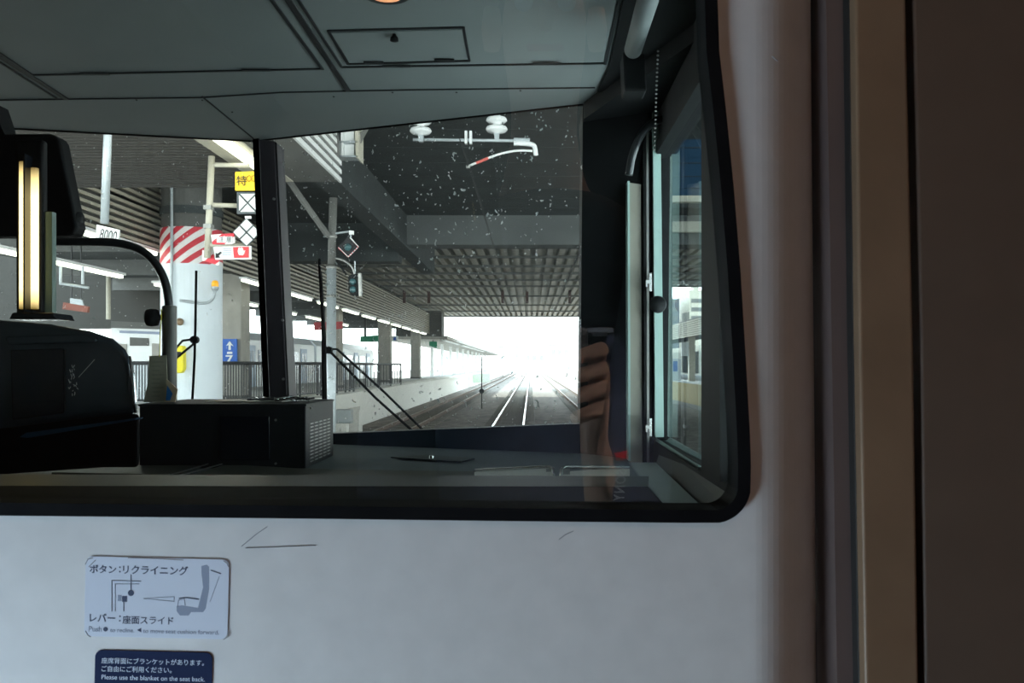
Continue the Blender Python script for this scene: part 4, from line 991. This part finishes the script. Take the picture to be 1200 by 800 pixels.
for s in (-1, 1): lathe(bm, (.02+s*.03, -.326, .505), [(.002, .008), (.011, .004), (.013, -.006)], axis='y', seg=12)
obj('eyes', bm, 'white', pn, smooth=True)
obj('nose', T([(.02, -.332, .515), (.02, -.308, .475), (.02, -.322, .466)], [.006, .012, .009], seg=8, smooth=0), 'skin', pn, smooth=True)
obj('mouth', T([(-.004, -.326, .44), (.02, -.318, .437), (.044, -.326, .44)], .005, seg=8), 'redbar', pn, smooth=True)
for s in (-1, 1): obj('ear', L((.02+s*.078, -.415, .50), [(.012, -.03), (.016, 0), (.012, .03)], seg=10), 'skin', pn, smooth=True)
cm = thing('camera', 'black camera gripped in the right hand, mirrored in the bulkhead glass', 'camera', (0, -.06, -.05))
obj('body', B(-.062, .060, -.088, -.034, -.048, .040), 'camblack', cm, bevel=.006)
obj('lens_barrel', L((0, -.034, 0), [(.037, -.002), (.037, .014), (.034, .016), (.034, .026), (.030, .026), (.030, .012)], axis='y', seg=32), 'camblack', cm, smooth=False)
obj('viewfinder_hump', B(-.022, .022, -.085, -.04, .040, .056), 'camblack', cm, bevel=.005)
dl = obj('dial', L((.074, -.058, .0315), [(.008, .0), (.008, .003), (.0145, .004), (.0145, .0075), (.013, .0085)], seg=28), 'dial', cm, label='blue grey round dial')
# camera strap, a navy ribbon looping down from the camera's side
sp_ = [(.064, -.055, .020), (.085, -.075, .026), (.098, -.09, .008), (.103, -.10, -.03), (.101, -.10, -.065), (.103, -.10, -.10), (.104, -.10, -.135), (.100, -.10, -.18), (.085, -.10, -.24), (.03, -.11, -.28)]
bm = bmesh.new(); ctr = [Vector(p) for p in sp_]
for _ in range(2):
    q = [ctr[0]]
    for a, b in zip(ctr, ctr[1:]): q += [a.lerp(b, .25), a.lerp(b, .75)]
    ctr = q+[ctr[-1]]
rows = []
for i, p in enumerate(ctr):
    t_ = (ctr[min(i+1, len(ctr)-1)]-ctr[max(i-1, 0)]).normalized(); s_ = Vector((0, 1, 0)).cross(t_).normalized()*(.004 + .007*min(1, i/6))
    rows.append([bm.verts.new(p-s_+Vector((0, .001, 0))), bm.verts.new(p+s_+Vector((0, .001, 0))), bm.verts.new(p+s_-Vector((0, .001, 0))), bm.verts.new(p-s_-Vector((0, .001, 0)))])
for a, b in zip(rows, rows[1:]):
    for k in range(4): bm.faces.new((a[k], a[(k+1) % 4], b[(k+1) % 4], b[k]))
strap = obj('strap', bm, 'strap', cm, smooth=False)
def straptext(s, x, z, h, length):
    cu = bpy.data.curves.new('lettering', 'FONT'); cu.body = s; cu.extrude = .01; cu.offset = .03; cu.space_character = 1.25
    t = bpy.data.objects.new('tmp', cu); COL.objects.link(t); dg = bpy.context.evaluated_depsgraph_get()
    me = bpy.data.meshes.new_from_object(t.evaluated_get(dg)); COL.objects.unlink(t); bpy.data.objects.remove(t)
    bm = bmesh.new(); bm.from_mesh(me)
    x1 = max(v.co.x for v in bm.verts); y1 = max(v.co.y for v in bm.verts)
    for v in bm.verts:
        u, q = v.co.x/x1*length, v.co.y/y1*h
        v.co = Vector((x - q - u*.10, -.0985+v.co.z*.02, z-u))
    obj('lettering', bm, mat('bright strap print', (.95, .95, .95), .9, var=0), strap, label='white lettering')
straptext('SONY', .107, -.1165, .0115, .0355)
obj('red_patch', PR([Vector((x, -.0985, z)) for x, z in ((.094, -.098), (.108, -.095), (.109, -.104), (.096, -.107))], (0, .0006, 0)), mat('red patch', (.8, .03, .05), .5), strap, label='red square patch')
# lamp body made up for the warm fill light
cl = thing('added_fill_lamp', 'square warm fill lamp added under the carriage ceiling behind the photographer', 'lamp', (.25, -.6, .8))
obj('frame', B(.07, .43, -.78, -.42, .775, .8), 'white', cl)
obj('diffuser', B(.10, .40, -.75, -.45, .765, .775), mat('warm diffuser', (.7, .55, .4), .5), cl)

rl2 = thing('added_spot_lamp', 'small white spot lamp added under the carriage ceiling to light the hand', 'lamp', (.31, .31, .80))
obj('stalk', T([(.315, .315, .80), (.307, .303, .70)], .008, seg=10), 'white', rl2)
d_ = (Vector((.075, -.05, -.05)) - Vector((.30, .29, .66))).normalized(); p_ = Vector((.30, .29, .66))
obj('shade', T([p_-d_*.05, p_-d_*.03, p_-d_*.004], [.016, .024, .026], seg=18), 'white', rl2)
